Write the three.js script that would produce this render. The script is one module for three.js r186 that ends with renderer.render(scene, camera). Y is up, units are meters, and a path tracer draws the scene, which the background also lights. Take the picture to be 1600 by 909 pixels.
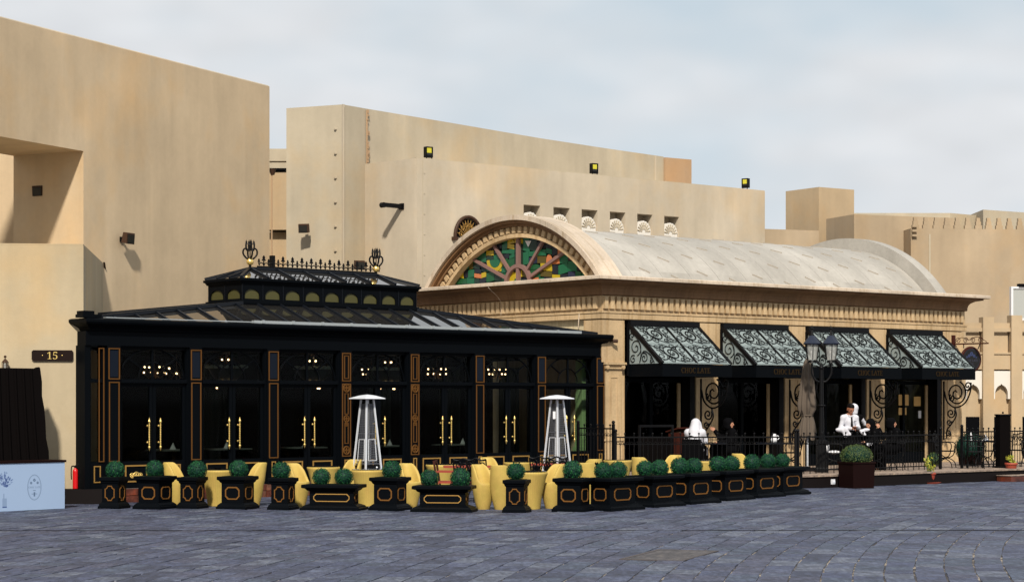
import * as THREE from 'three';
import { mergeGeometries } from 'three/addons/utils/BufferGeometryUtils.js';
import { MarchingCubes } from 'three/addons/objects/MarchingCubes.js';
import { FontLoader } from 'three/addons/loaders/FontLoader.js';
import { TextGeometry } from 'three/addons/geometries/TextGeometry.js';
import { createNoise3D } from 'simplex-noise';

// ---------------------------------------------------------------- camera, sky, sun, exposure
let seed = 7;
const rnd = () => { seed = (seed * 1664525 + 1013904223) >>> 0; return seed / 4294967296; };
const rr = (a, b) => a + (b - a) * rnd();
const PI = Math.PI, D2R = PI / 180;
const scene = new THREE.Scene();
const EYE = 2.1;
const camera = new THREE.PerspectiveCamera(2 * Math.atan(628 / 3150) / D2R, 1600 / 1256, 0.5, 2000);
camera.position.set(0, EYE, 0);
camera.lookAt(0, EYE, -100);
camera.setViewOffset(1600, 1256, 0, 0, 1600, 909);      // a level lens shifted upward: verticals stay vertical
const noise3 = createNoise3D(rnd);
const fbm = (x, y, z, o = 4) => { let s = 0, a = 0.5, f = 1; for (let i = 0; i < o; i++) { s += a * noise3(x * f, y * f, z * f); a *= 0.5; f *= 2.03; } return s; };
function skyTexture() {
  const W = 1536, Hh = 768, d = new Float32Array(W * Hh * 4);
  for (let j = 0; j < Hh; j++) {
    const el = ((j + 0.5) / Hh - 0.5) * PI;                  // row 0 at the bottom
    for (let i = 0; i < W; i++) {
      const az = (i / W) * 2 * PI, ce = Math.cos(el), x = ce * Math.cos(az), y = Math.sin(el), z = ce * Math.sin(az);
      const k = (j * W + i) * 4;
      if (y < -0.01) { d[k] = 0.2; d[k + 1] = 0.19; d[k + 2] = 0.18; d[k + 3] = 1; continue; }
      const n = fbm(x * 5 + 3.1, y * 13, z * 5 + 1.7, 5), m = fbm(x * 2 + 9, y * 5 + 4, z * 2, 3);
      let c = 0.78 + 0.9 * n + 0.5 * m; c = Math.min(1, Math.max(0, c));
      const g = Math.min(1, Math.max(0, y * 2));
      const blue = [0.54 - 0.11 * g, 0.635 - 0.11 * g, 0.70 - 0.09 * g];
      const wisp = 0.06 * fbm(x * 14, y * 40, z * 14, 3);
      const cl = [0.67 + wisp, 0.69 + wisp, 0.715 + wisp];
      for (let q = 0; q < 3; q++) d[k + q] = (blue[q] * (1 - c) + cl[q] * c);
      d[k + 3] = 1;
    }
  }
  const t = new THREE.DataTexture(d, W, Hh, THREE.RGBAFormat, THREE.FloatType);
  t.mapping = THREE.EquirectangularReflectionMapping; t.magFilter = t.minFilter = THREE.LinearFilter; t.wrapS = THREE.RepeatWrapping; t.needsUpdate = true;
  return t;
}
const sky = skyTexture();
scene.background = sky; scene.environment = sky;
const sun = new THREE.DirectionalLight(new THREE.Color(1, 0.93, 0.82), 4.6);
const SUN = new THREE.Vector3(-0.02, Math.sin(41 * D2R), Math.cos(41 * D2R)).normalize();
sun.position.copy(SUN).multiplyScalar(120).add(new THREE.Vector3(0, 0, -50)); sun.target.position.set(0, 0, -50);
sun.castShadow = true; sun.shadow.radius = 6; sun.shadow.mapSize.set(4096, 4096);
Object.assign(sun.shadow.camera, { left: -45, right: 45, top: 45, bottom: -45, near: 10, far: 260 });
scene.add(sun, sun.target);
const renderer = new THREE.WebGLRenderer({ antialias: true });
renderer.toneMapping = THREE.LinearToneMapping;
renderer.toneMappingExposure = 1.12;
renderer.shadowMap.enabled = true;

// ---------------------------------------------------------------- naming and building helpers
const used = new Map();
const numbered = (n) => { const k = used.get(n) ?? 0; used.set(n, k + 1); return k ? n + '_' + String(k).padStart(3, '0') : n; };
function thing(name, label, category, pos = [0, 0, 0], ry = 0, group, kind) {
  const o = new THREE.Group(); o.name = numbered(name); scene.add(o);
  o.position.set(...pos); o.rotation.y = ry;
  if (kind) o.userData.kind = kind;
  if (label) o.userData.label = label; if (category) o.userData.category = category; if (group) o.userData.group = group;
  return o;
}
function copy(src, label, pos, ry = 0, group) {
  const c = src.clone(); c.name = numbered(src.name.replace(/_\d{3}$/, '')); scene.add(c);
  c.position.set(...pos); c.rotation.set(0, ry, 0);
  c.userData = { ...src.userData, label }; if (group) c.userData.group = group;
  return c;
}
function part(name, g, m, parent, label, kind) {
  const o = new THREE.Mesh(Array.isArray(g) ? MG(g) : g, m); o.name = name; o.castShadow = o.receiveShadow = true;
  if (label) o.userData.label = label; if (kind) o.userData.kind = kind;
  parent.add(o); return o;
}
function MG(list) {
  const out = list.map((g) => { const h = g.index ? g.toNonIndexed() : g; for (const k of Object.keys(h.attributes)) if (!['position', 'normal', 'uv'].includes(k)) h.deleteAttribute(k); if (!h.attributes.uv) h.setAttribute('uv', new THREE.BufferAttribute(new Float32Array(h.attributes.position.count * 2), 2)); return h; });
  return out.length === 1 ? out[0] : mergeGeometries(out);
}
function wuv(g0, ox = 0, oy = 0) {                           // uv in metres from position and normal
  const g = g0.index ? g0.toNonIndexed() : g0, p = g.attributes.position, n = g.attributes.normal, uv = new Float32Array(p.count * 2);
  for (let i = 0; i < p.count; i++) {
    const ax = Math.abs(n.getX(i)), ay = Math.abs(n.getY(i)), az = Math.abs(n.getZ(i));
    let u, v;
    if (ay > ax && ay > az) { u = p.getX(i); v = p.getZ(i); } else if (ax > az) { u = p.getZ(i); v = p.getY(i); } else { u = p.getX(i); v = p.getY(i); }
    uv[2 * i] = u + ox; uv[2 * i + 1] = v + oy;
  }
  g.setAttribute('uv', new THREE.BufferAttribute(uv, 2)); return g;
}
const B = (w, h, d, x = 0, y = 0, z = 0) => wuv(new THREE.BoxGeometry(w, h, d).translate(x, y + h / 2, z));
const BB = (x0, x1, y0, y1, z0, z1) => B(x1 - x0, y1 - y0, z1 - z0, (x0 + x1) / 2, y0, (z0 + z1) / 2);
const shape = (pts, holes = []) => { const s = new THREE.Shape(pts.map((p) => new THREE.Vector2(p[0], p[1]))); for (const h of holes) s.holes.push(new THREE.Path(h.map((p) => new THREE.Vector2(p[0], p[1])))); return s; };
const extr = (pts, depth, holes) => new THREE.ExtrudeGeometry(shape(pts, holes), { depth, bevelEnabled: false, curveSegments: 12 });
const prism = (pts, y0, y1) => wuv(extr(pts.map((p) => [p[0], -p[1]]), y1 - y0).rotateX(-PI / 2).translate(0, y0, 0));   // plan polygon [x, z] raised
const profX = (pts, x0, x1, holes) => wuv(extr(pts.map((p) => [-p[0], p[1]]), x1 - x0, holes?.map((h) => h.map((p) => [-p[0], p[1]]))).rotateY(PI / 2).translate(x0, 0, 0));  // [z, y] run along x
const profZ = (pts, z0, z1, holes) => wuv(extr(pts, z1 - z0, holes).translate(0, 0, z0));
const arc = (cx, cy, rx, ry, a0, a1, n) => Array.from({ length: n + 1 }, (_, i) => { const a = a0 + ((a1 - a0) * i) / n; return [cx + rx * Math.cos(a), cy + ry * Math.sin(a)]; });
const V = (x, y, z) => new THREE.Vector3(x, y, z);
function tube(pts, r, seg = 24, rad = 5, closed = false) {
  return new THREE.TubeGeometry(new THREE.CatmullRomCurve3(pts.map((p) => (p.isVector3 ? p : V(...p))), closed, 'centripetal'), seg, r, rad, closed);
}
function rod(a, b, r0, r1 = r0, n = 6) {
  const A = V(...a), Bv = V(...b), d = Bv.clone().sub(A), L = d.length();
  return new THREE.CylinderGeometry(r1, r0, L, n).translate(0, L / 2, 0).applyQuaternion(new THREE.Quaternion().setFromUnitVectors(V(0, 1, 0), d.normalize())).translate(A.x, A.y, A.z);
}
function bar(a, b, w, h) {                                    // a square bar between two points
  const A = V(...a), Bv = V(...b), d = Bv.clone().sub(A), L = d.length(), m = new THREE.Matrix4().lookAt(A, Bv, Math.abs(d.y) / L > 0.99 ? V(1, 0, 0) : V(0, 1, 0));
  return wuv(new THREE.BoxGeometry(w, h, L).applyMatrix4(m).translate((A.x + Bv.x) / 2, (A.y + Bv.y) / 2, (A.z + Bv.z) / 2));
}
function ringLoft(x0, x1, z0, z1, prof, ex = [1, 1, 1, 1]) {  // mitred mouldings round a rectangle: prof = [offset, y] from the bottom up; ex = left right front back
  const pos = [], ring = (p) => [[x0 - p * ex[0], z1 + p * ex[2]], [x1 + p * ex[1], z1 + p * ex[2]], [x1 + p * ex[1], z0 - p * ex[3]], [x0 - p * ex[0], z0 - p * ex[3]]];
  const tri = (...v) => v.forEach((q) => pos.push(...q));
  for (let i = 0; i + 1 < prof.length; i++) {
    const a = ring(prof[i][0]), b = ring(prof[i + 1][0]), ya = prof[i][1], yb = prof[i + 1][1];
    for (let k = 0; k < 4; k++) { const l = (k + 1) % 4; const A = [a[k][0], ya, a[k][1]], Bq = [a[l][0], ya, a[l][1]], C = [b[l][0], yb, b[l][1]], Dq = [b[k][0], yb, b[k][1]]; tri(A, Bq, C); tri(A, C, Dq); }
  }
  const cap = (p, y, up) => { const r = ring(p).map((q) => [q[0], y, q[1]]); if (up) { tri(r[0], r[1], r[2]); tri(r[0], r[2], r[3]); } else { tri(r[0], r[2], r[1]); tri(r[0], r[3], r[2]); } };
  cap(prof[0][0], prof[0][1], false); cap(prof.at(-1)[0], prof.at(-1)[1], true);
  const g = new THREE.BufferGeometry(); g.setAttribute('position', new THREE.Float32BufferAttribute(pos, 3)); g.computeVertexNormals(); return wuv(g);
}
function polyFace(pts3, t = 0) {                              // a flat convex pane from 3-D points, fanned, both sides
  const pos = []; for (let i = 1; i + 1 < pts3.length; i++) pos.push(...pts3[0], ...pts3[i], ...pts3[i + 1]);
  const g = new THREE.BufferGeometry(); g.setAttribute('position', new THREE.Float32BufferAttribute(pos, 3)); g.computeVertexNormals(); return wuv(g);
}
function clip(poly, nx, ny, c) {                              // keep nx*x + ny*y <= c
  const out = []; for (let i = 0; i < poly.length; i++) { const a = poly[i], b = poly[(i + 1) % poly.length], da = nx * a[0] + ny * a[1] - c, db = nx * b[0] + ny * b[1] - c; if (da <= 0) out.push(a); if (da * db < 0) { const t = da / (da - db); out.push([a[0] + t * (b[0] - a[0]), a[1] + t * (b[1] - a[1])]); } }
  return out;
}
function spiral(cx, cy, r, turns, a0, dir = 1, n = 22) {      // from the outer end inwards
  return Array.from({ length: n + 1 }, (_, i) => { const t = i / n, a = a0 + dir * turns * 2 * PI * t, q = r * Math.pow(1 - t, 0.8) + r * 0.1; return [cx + q * Math.cos(a), cy + q * Math.sin(a)]; });
}

// ---------------------------------------------------------------- textures and materials
function tileNoise(W, fx, fy, oct, sd) {                      // periodic value noise, 0..1
  let s = sd; const rn = () => { s = (s * 1664525 + 1013904223) >>> 0; return s / 4294967296; };
  const out = new Float32Array(W * W); let amp = 1, tot = 0;
  for (let o = 0; o < oct; o++) {
    const nx = Math.max(1, Math.round(fx * 2 ** o)), ny = Math.max(1, Math.round(fy * 2 ** o)), L = new Float32Array(nx * ny); for (let i = 0; i < L.length; i++) L[i] = rn();
    for (let y = 0; y < W; y++) { const v = (y / W) * ny, j = Math.floor(v), fv = v - j, sv = fv * fv * (3 - 2 * fv), j1 = (j + 1) % ny; for (let x = 0; x < W; x++) { const u = (x / W) * nx, i = Math.floor(u), fu = u - i, su = fu * fu * (3 - 2 * fu), i1 = (i + 1) % nx; const a = L[j * nx + i] * (1 - su) + L[j * nx + i1] * su, b = L[j1 * nx + i] * (1 - su) + L[j1 * nx + i1] * su; out[y * W + x] += amp * (a * (1 - sv) + b * sv); } }
    tot += amp; amp *= 0.55;
  }
  for (let i = 0; i < out.length; i++) out[i] /= tot; return out;
}
function dataTex(W, fn, size, srgb = true) {
  const d = new Uint8Array(W * W * 4);
  for (let i = 0; i < W * W; i++) { const c = fn(i, i % W, Math.floor(i / W)); for (let q = 0; q < 3; q++) d[4 * i + q] = Math.max(0, Math.min(255, Math.round(255 * c[q]))); d[4 * i + 3] = 255; }
  const t = new THREE.DataTexture(d, W, W, THREE.RGBAFormat); t.wrapS = t.wrapT = THREE.RepeatWrapping; t.magFilter = THREE.LinearFilter; t.minFilter = THREE.LinearMipmapLinearFilter; t.generateMipmaps = true;
  if (srgb) t.colorSpace = THREE.SRGBColorSpace; t.repeat.set(1 / size, 1 / size); t.needsUpdate = true; return t;
}
const streak = tileNoise(1024, 26, 3, 4, 11), blotch = tileNoise(1024, 4, 4, 5, 23), fine = tileNoise(1024, 128, 128, 3, 5), blot2 = tileNoise(1024, 7, 5, 4, 77), run = tileNoise(1024, 60, 2, 3, 41);
const mott = tileNoise(1024, 11, 9, 5, 63);
const stuccoTex = dataTex(1024, (i) => {
  const warm = Math.max(0, 0.6 * blot2[i] + 0.4 * mott[i] - 0.5) * 1.7, pale = Math.max(0, blotch[i] - 0.52) * 0.9, s = (streak[i] - 0.5) * 0.085 + (run[i] - 0.5) * 0.025 + (mott[i] - 0.5) * 0.10, f = (fine[i] - 0.5) * 0.025;
  const L = 0.925 + s + f + (blotch[i] - 0.5) * 0.07 + pale * 0.06;
  return [L + 0.01 * warm, L - 0.1 * warm + pale * 0.02, L - 0.26 * warm + pale * 0.06];
}, 11);
const stoneTex = dataTex(1024, (i) => {
  const drip = Math.max(0, run[i] - 0.55) * 1.5, st = Math.max(0, streak[i] - 0.55), L = 0.9 + (blotch[i] - 0.5) * 0.28 + (fine[i] - 0.5) * 0.1 - drip * 0.2 - st * 0.35;
  return [L, L - 0.06 * st - 0.05 * drip, L - 0.16 * st - 0.14 * drip];
}, 4.3);
const roofTex = dataTex(1024, (i, x, y) => { const L = 0.88 + (blotch[i] - 0.5) * 0.24 + (streak[i] - 0.5) * 0.1 + (fine[i] - 0.5) * 0.08; return [L, L - 0.01, L - 0.03]; }, 7.3);
const bumpTex = dataTex(1024, (i) => { const L = 0.2 * fine[i] + 0.8 * blot2[i]; return [L, L, L]; }, 3, false);
const slate = tileNoise(1024, 60, 14, 4, 91), slate2 = tileNoise(1024, 16, 16, 4, 17);
const slateTex = dataTex(1024, (i) => { const sand = Math.max(0, slate[i] - 0.57) * 2.6 * Math.max(0, Math.min(1, (slate2[i] - 0.38) * 4)), L = 0.82 + (slate2[i] - 0.5) * 0.4 + (slate[i] - 0.5) * 0.45 + (fine[i] - 0.5) * 0.2; return [L + sand * 0.5, L + sand * 0.36, L + sand * 0.02]; }, 2.6);
const sandTex = dataTex(1024, (i) => { const k = Math.max(0, Math.min(1, (slate2[i] - 0.45) * 5 + (fine[i] - 0.5) * 1.5)); return [0.38 + 0.6 * k, 0.36 + 0.58 * k, 0.38 + 0.5 * k]; }, 3.7);
const marbleTex = dataTex(512, (i, x, y) => { const k = y * 2 * 1024 + x * 2, L = 0.6 + (blotch[k] - 0.5) * 0.9 + (fine[k] - 0.5) * 0.3, w = Math.max(0, blot2[k] - 0.5) * 1.5; return [L + w * 0.5, L * 0.82 + w * 0.2, L * 0.75]; }, 1.2);
const yelTex = dataTex(512, (i, x, y) => { const k = y * 2 * 1024 + x * 2, L = 0.93 + 0.015 * Math.sin((x / 512) * 2 * PI * 24) + (blotch[k] - 0.5) * 0.16 + (fine[k] - 0.5) * 0.08; return [L, L * (0.99 + (blot2[k] - 0.5) * 0.06), L * 0.97]; }, 0.6);
const lin = (r, g, b) => new THREE.Color().setRGB(r, g, b);
const std = (c, o = {}) => new THREE.MeshStandardMaterial({ color: lin(...c), roughness: 0.85, metalness: 0, ...o });
const phy = (c, o = {}) => new THREE.MeshPhysicalMaterial({ color: lin(...c), roughness: 0.5, metalness: 0, ...o });
const stucco = (c) => std(c, { map: stuccoTex, bumpMap: bumpTex, bumpScale: 0.007, roughness: 0.95 });
const M = {
  stuccoA: stucco([0.615, 0.472, 0.305]), stuccoB: stucco([0.525, 0.445, 0.335]), stuccoC: stucco([0.42, 0.32, 0.21]), stuccoD: stucco([0.44, 0.29, 0.17]), stuccoE: stucco([0.48, 0.36, 0.225]), stuccoF: stucco([0.485, 0.415, 0.305]), block: stucco([0.48, 0.39, 0.255]),
  stone: std([0.62, 0.44, 0.245], { map: stoneTex, bumpMap: bumpTex, bumpScale: 0.008, roughness: 0.8 }),
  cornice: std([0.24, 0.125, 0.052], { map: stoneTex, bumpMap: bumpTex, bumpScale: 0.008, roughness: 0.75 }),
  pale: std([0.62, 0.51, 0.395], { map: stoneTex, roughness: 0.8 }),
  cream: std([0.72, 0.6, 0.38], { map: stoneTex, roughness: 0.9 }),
  roof: std([0.455, 0.435, 0.405], { map: roofTex, roughness: 0.7 }), roofClip: std([0.28, 0.245, 0.2], { roughness: 0.8 }), roofSeam: std([0.40, 0.345, 0.27], { roughness: 0.8 }),
  whitePlaster: std([0.62, 0.585, 0.53], { roughness: 0.9 }),
  black: phy([0.0022, 0.003, 0.0042], { roughness: 0.45, specularIntensity: 0.07 }),
  blackMatt: phy([0.003, 0.0022, 0.0022], { roughness: 0.9, specularIntensity: 0.08 }),
  iron: phy([0.003, 0.003, 0.0036], { roughness: 0.45, specularIntensity: 0.3 }),
  dark: phy([0.003, 0.003, 0.004], { roughness: 0.95, specularIntensity: 0.08 }),
  goldDim: phy([0.105, 0.046, 0.012], { roughness: 0.6, specularIntensity: 0.15 }), gold: std([0.42, 0.235, 0.06], { roughness: 0.5, metalness: 0.6 }), letter: phy([0.03, 0.018, 0.007], { roughness: 0.7, specularIntensity: 0.1 }), goldPaint: phy([0.15, 0.066, 0.016], { roughness: 0.6, specularIntensity: 0.2 }), goldBright: std([0.95, 0.68, 0.22], { roughness: 0.3, metalness: 0.8 }),
  glass: phy([0.66, 0.69, 0.68], { roughness: 0.0, transmission: 1, thickness: 0, specularIntensity: 0.18, ior: 1.3 }),
  clearGlass: phy([0.9, 0.93, 0.93], { roughness: 0.0, transmission: 1, thickness: 0 }),
  mirror: phy([0.29, 0.272, 0.25], { roughness: 0.03, metalness: 0.95 }),
  roofBar: phy([0.005, 0.0065, 0.010], { roughness: 0.4, specularIntensity: 0.4 }),
  flash: std([0.42, 0.45, 0.46], { roughness: 0.4, metalness: 0.5 }),
  olive: phy([0.062, 0.058, 0.02], { roughness: 0.3, specularIntensity: 0.4 }),
  awning: phy([0.36, 0.43, 0.43], { roughness: 0.55, transmission: 0.4, thickness: 0, specularIntensity: 0.8 }),
  yellow: phy([0.55, 0.40, 0.11], { roughness: 0.55, specularIntensity: 0.35, map: yelTex }),
  white: std([0.62, 0.62, 0.64], { roughness: 0.8 }), shirt: std([0.52, 0.52, 0.565], { roughness: 0.95 }),
  board: std([0.50, 0.62, 0.80], { roughness: 0.8 }),
  steel: std([0.66, 0.68, 0.72], { roughness: 0.4, metalness: 0.25 }), mesh: std([0.13, 0.135, 0.155], { roughness: 0.5, metalness: 0.5 }),
  red: phy([0.55, 0.008, 0.01], { roughness: 0.3 }), redWood: std([0.26, 0.035, 0.015], { roughness: 0.5 }), wood: phy([0.045, 0.012, 0.008], { roughness: 0.5, specularIntensity: 0.2 }), brownBox: phy([0.009, 0.0032, 0.003], { roughness: 0.6, specularIntensity: 0.1 }),
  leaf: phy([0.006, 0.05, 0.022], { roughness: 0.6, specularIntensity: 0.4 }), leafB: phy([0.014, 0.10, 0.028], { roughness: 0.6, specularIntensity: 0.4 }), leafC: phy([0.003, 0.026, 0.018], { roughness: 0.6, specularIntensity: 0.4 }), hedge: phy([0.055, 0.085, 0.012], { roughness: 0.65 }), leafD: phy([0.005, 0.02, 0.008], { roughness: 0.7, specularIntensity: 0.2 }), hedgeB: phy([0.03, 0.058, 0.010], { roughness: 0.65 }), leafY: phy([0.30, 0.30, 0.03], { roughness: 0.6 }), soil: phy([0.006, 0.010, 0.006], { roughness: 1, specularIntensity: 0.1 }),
  marble: std([0.34, 0.22, 0.17], { map: marbleTex, roughness: 0.35 }), marbleRed: std([0.24, 0.10, 0.07], { map: marbleTex, roughness: 0.35 }), mortar: std([0.10, 0.085, 0.075]), terrace: std([0.36, 0.27, 0.21], { map: slateTex, roughness: 0.8 }), darkStone: phy([0.008, 0.006, 0.006], { roughness: 0.6, specularIntensity: 0.15 }),
  bronze: phy([0.05, 0.026, 0.016], { roughness: 0.5, specularIntensity: 0.3 }), lens: phy([0.02, 0.02, 0.018], { roughness: 0.15, specularIntensity: 0.5 }), led: std([0.5, 0.45, 0.03], { roughness: 0.4 }),
  mullion: std([0.19, 0.105, 0.09], { roughness: 0.6 }),
  terracotta: std([0.30, 0.05, 0.025], { roughness: 0.6 }), canvas: std([0.095, 0.073, 0.055], { roughness: 1 }),
  skin: std([0.42, 0.2, 0.12], { roughness: 0.6 }), skinDark: std([0.26, 0.10, 0.05], { roughness: 0.6 }), hair: phy([0.004, 0.003, 0.003], { roughness: 0.6, specularIntensity: 0.15 }), abaya: phy([0.0026, 0.0026, 0.0032], { roughness: 0.9, specularIntensity: 0.08 }), eye: std([0.02, 0.015, 0.012], { roughness: 0.3 }), lip: std([0.3, 0.07, 0.05], { roughness: 0.5 }),
  bulb: new THREE.MeshStandardMaterial({ color: 0xffffff, emissive: lin(1, 0.62, 0.3), emissiveIntensity: 10 }),
  crystal: phy([0.5, 0.6, 0.5], { roughness: 0.2 }), curtain: phy([0.03, 0.04, 0.036], { roughness: 0.9, specularIntensity: 0.1 }), columnGreen: std([0.4, 0.6, 0.26], { roughness: 0.6 }), lampGlass: phy([0.75, 0.75, 0.72], { roughness: 0.15, transmission: 0.7, thickness: 0 }),
  warmPanel: std([0.6, 0.36, 0.12], { roughness: 0.6 }),
};
const font = await new FontLoader().loadAsync('fonts/droid/droid_serif_regular.typeface.json');
const text = (s, size, depth = 0.012) => { const g = new TextGeometry(s, { font, size, depth, curveSegments: 4 }); g.computeBoundingBox(); const b = g.boundingBox; return g.translate(-(b.min.x + b.max.x) / 2, -(b.min.y + b.max.y) / 2, 0); };
function canvasMat(w, h, draw, o = {}) { const c = document.createElement('canvas'); c.width = w; c.height = h; draw(c.getContext('2d'), w, h); const t = new THREE.CanvasTexture(c); t.colorSpace = THREE.SRGBColorSpace; t.magFilter = THREE.LinearFilter; return new THREE.MeshStandardMaterial({ map: t, roughness: 0.8, ...o }); }

// building frames: S the café (corner at its left end), C the glazed conservatory in front of it
const SF = { pos: [2.31, 0, -51.6], ry: 39.29 * D2R }, CF = { pos: [-8.94, 0, -41.3], ry: 42.4 * D2R };
const inFrame = (f, x, y, z) => [f.pos[0] + x * Math.cos(f.ry) + z * Math.sin(f.ry), y, f.pos[2] - x * Math.sin(f.ry) + z * Math.cos(f.ry)];
const S = (x, y, z) => inFrame(SF, x, y, z), C = (x, y, z) => inFrame(CF, x, y, z);

// ---------------------------------------------------------------- ground: a plaza of slate setts laid in wide arcs
{
  const g = thing('plaza_pavement', 'blue grey slate plaza laid in long curved courses of setts', 'pavement', [0, 0, 0], 0, null, 'structure');
  const base = wuv(new THREE.PlaneGeometry(900, 900).rotateX(-PI / 2).translate(0, -0.010, -150));
  part('paving_bed', base, std([0.27, 0.25, 0.225], { map: sandTex }), g);
  const cx = 62, cz = -14, w = 0.372, tones = [[0.145, 0.16, 0.235], [0.115, 0.13, 0.205], [0.175, 0.195, 0.265], [0.085, 0.095, 0.15], [0.235, 0.25, 0.295], [0.135, 0.137, 0.195], [0.13, 0.155, 0.21]];
  const mats = tones.map((t) => std(t.map((v, i) => v * [0.47, 0.505, 0.61][i]), { map: slateTex, roughness: 0.7, bumpMap: bumpTex, bumpScale: 0.004 }));
  const near = [], far = mats.map(() => []);
  for (let k = 0; k < 96; k++) {
    const R = 88 - k * w; let a = -0.06 + rnd() * 0.01;
    while (a < 0.86) {
      const len = rr(0.34, 0.86), a2 = a + len / R, x = cx - R * Math.cos(a + len / 2 / R), z = cz - R * Math.sin(a + len / 2 / R);
      const dep = -z, vis = dep > 20 && dep < 62 && Math.abs(x) < dep * 0.27 + 3.5;
      if (vis) {
        const gap = 0.010, gx = rr(0.008, 0.03), h = rr(-0.003, 0.006), aa = a + gx / 2 / R, ab = a2 - gx / 2 / R, r0 = R - w / 2 + gap / 2, r1 = R + w / 2 - gap / 2, ux = rnd() * 40, uy = rnd() * 40;
        const c = [[r0, aa], [r1, aa], [r1, ab], [r0, ab]].map(([r, t]) => { const q = r + rr(-0.011, 0.011), v = t + rr(-0.012, 0.012) / R; return [cx - q * Math.cos(v), cz - q * Math.sin(v)]; });
        const e = 0.012, mx = (c[0][0] + c[2][0]) / 2, mz = (c[0][1] + c[2][1]) / 2, t = c.map(([px, pz]) => { const dx = mx - px, dz = mz - pz, L = Math.hypot(dx, dz); return [px + (dx / L) * e, pz + (dz / L) * e]; });
        const pos = [], T = (p, y) => [p[0], y, p[1]], tri = (...v) => v.forEach((q) => pos.push(...q)), hs = [0, 1, 2, 3].map(() => h + rr(-0.005, 0.005));
        tri(T(t[0], hs[0]), T(t[2], hs[2]), T(t[1], hs[1])); tri(T(t[0], hs[0]), T(t[3], hs[3]), T(t[2], hs[2]));
        for (let q = 0; q < 4; q++) { const n = (q + 1) % 4; tri(T(c[q], -0.035), T(t[q], hs[q]), T(t[n], hs[n])); tri(T(c[q], -0.035), T(t[n], hs[n]), T(c[n], -0.035)); }
        const gg = new THREE.BufferGeometry(); gg.setAttribute('position', new THREE.Float32BufferAttribute(pos, 3)); gg.computeVertexNormals();
        const mi = Math.floor(rnd() * mats.length), it = { g: wuv(gg, ux, uy), mi, dep, x };
        const inView = dep > 23 && Math.abs(x) < dep * 0.256 + 0.3;
        if (inView && dep < 29) near.push(it); else far[mi].push(it.g);
      }
      a = a2;
    }
  }
  near.sort((p, q) => p.dep - q.dep);
  near.forEach((it, i) => { if (i < 300) part('paving_stone', it.g, mats[it.mi], g); else far[it.mi].push(it.g); });
  far.forEach((l, i) => part('paving_stones', MG(l), mats[i], g, null, 'stuff'));
}
{ // cut joint across the plaza and a service cover
  const j = thing('expansion_joint', 'straight dark expansion joint cut across the blue grey plaza', 'joint strip', [0, 0, -32.9], 0.006, null, 'structure');
  part('strip', BB(-12, 12, 0.004, 0.010, -0.022, 0.022), M.darkStone, j);
  const c = thing('manhole_cover', 'square slate filled service cover in the foreground paving', 'manhole cover', [2.17, 0.0, -27.6], -0.35);
  part('frame', [BB(-0.44, 0.44, 0, 0.011, -0.96, -0.9), BB(-0.44, 0.44, 0, 0.011, 0.9, 0.96), BB(-0.44, -0.38, 0, 0.013, -0.9, 0.9), BB(0.38, 0.44, 0, 0.013, -0.9, 0.9)], std([0.06, 0.05, 0.05]), c);
  part('lid', BB(-0.375, 0.375, 0, 0.009, -0.895, 0.895), std([0.085, 0.075, 0.078], { map: slateTex, roughness: 0.7 }), c);
}

// ---------------------------------------------------------------- the plain stucco blocks round the plaza
const bld = (name, label, pos = [0, 0, 0], ry = 0) => thing(name, label, 'building', pos, ry);
{ // left building: long sloping-view wall with a recess near the corner, in its own frame along the wall
  const ry = Math.atan2(9.64, 4.71), L = bld('tall_stucco_building', 'tall plain tan stucco building at the left with deep square opening', [-11.18, 0, -44.03], ry);
  part('wall', [prism([[2.87, 0], [10.74, 0], [10.74, -7], [4.9, -7], [4.9, -2.05], [2.87, -2.05]], 0, 10.5)], M.stuccoA, L);
  part('lintel', [prism([[-16, 0], [2.87, 0], [2.87, -2.05], [-16, -2.05]], 7.9, 10.5)], M.stuccoA, L);
  part('passage_wall', [prism([[-16, -7], [4.9, -7], [4.9, -8], [-16, -8]], 0, 10.0)], M.stuccoB, L);
  part('passage_parapet', [prism([[-16, -0.0], [2.87, -0.0], [2.87, -2.05], [-16, -2.05]], 0, 4.6)], M.stuccoA, L);
  part('coping', [profX([[-2.05, 10.503], [-0.01, 10.503], [-0.03, 10.53], [-2.05, 10.53]], -16, 10.73)], M.stuccoB, L);
}
{ // low block with the number plate
  const ry = Math.atan(0.13), K = bld('low_stucco_block', 'low cream stucco block with number plate left of the conservatory', [-8.88, 0, -41.72], ry);
  part('wall', [BB(-14, 0, 0.31, 5.34, -6.4, 0)], M.block, K);
  part('base', [BB(-14, 0.42, 0, 0.306, -0.3, 0.3)], M.darkStone, K);
  part('coping', [BB(-14, -0.01, 5.343, 5.37, -6.4, -0.01)], M.block, K);
  part('downpipe', [tube([[0.03, 5.36, -5.5], [0.05, 5.0, -5.9], [0.05, 3, -6.0], [0.05, 0.5, -6.0]], 0.025, 16, 5)], M.bronze, K);
}
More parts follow.
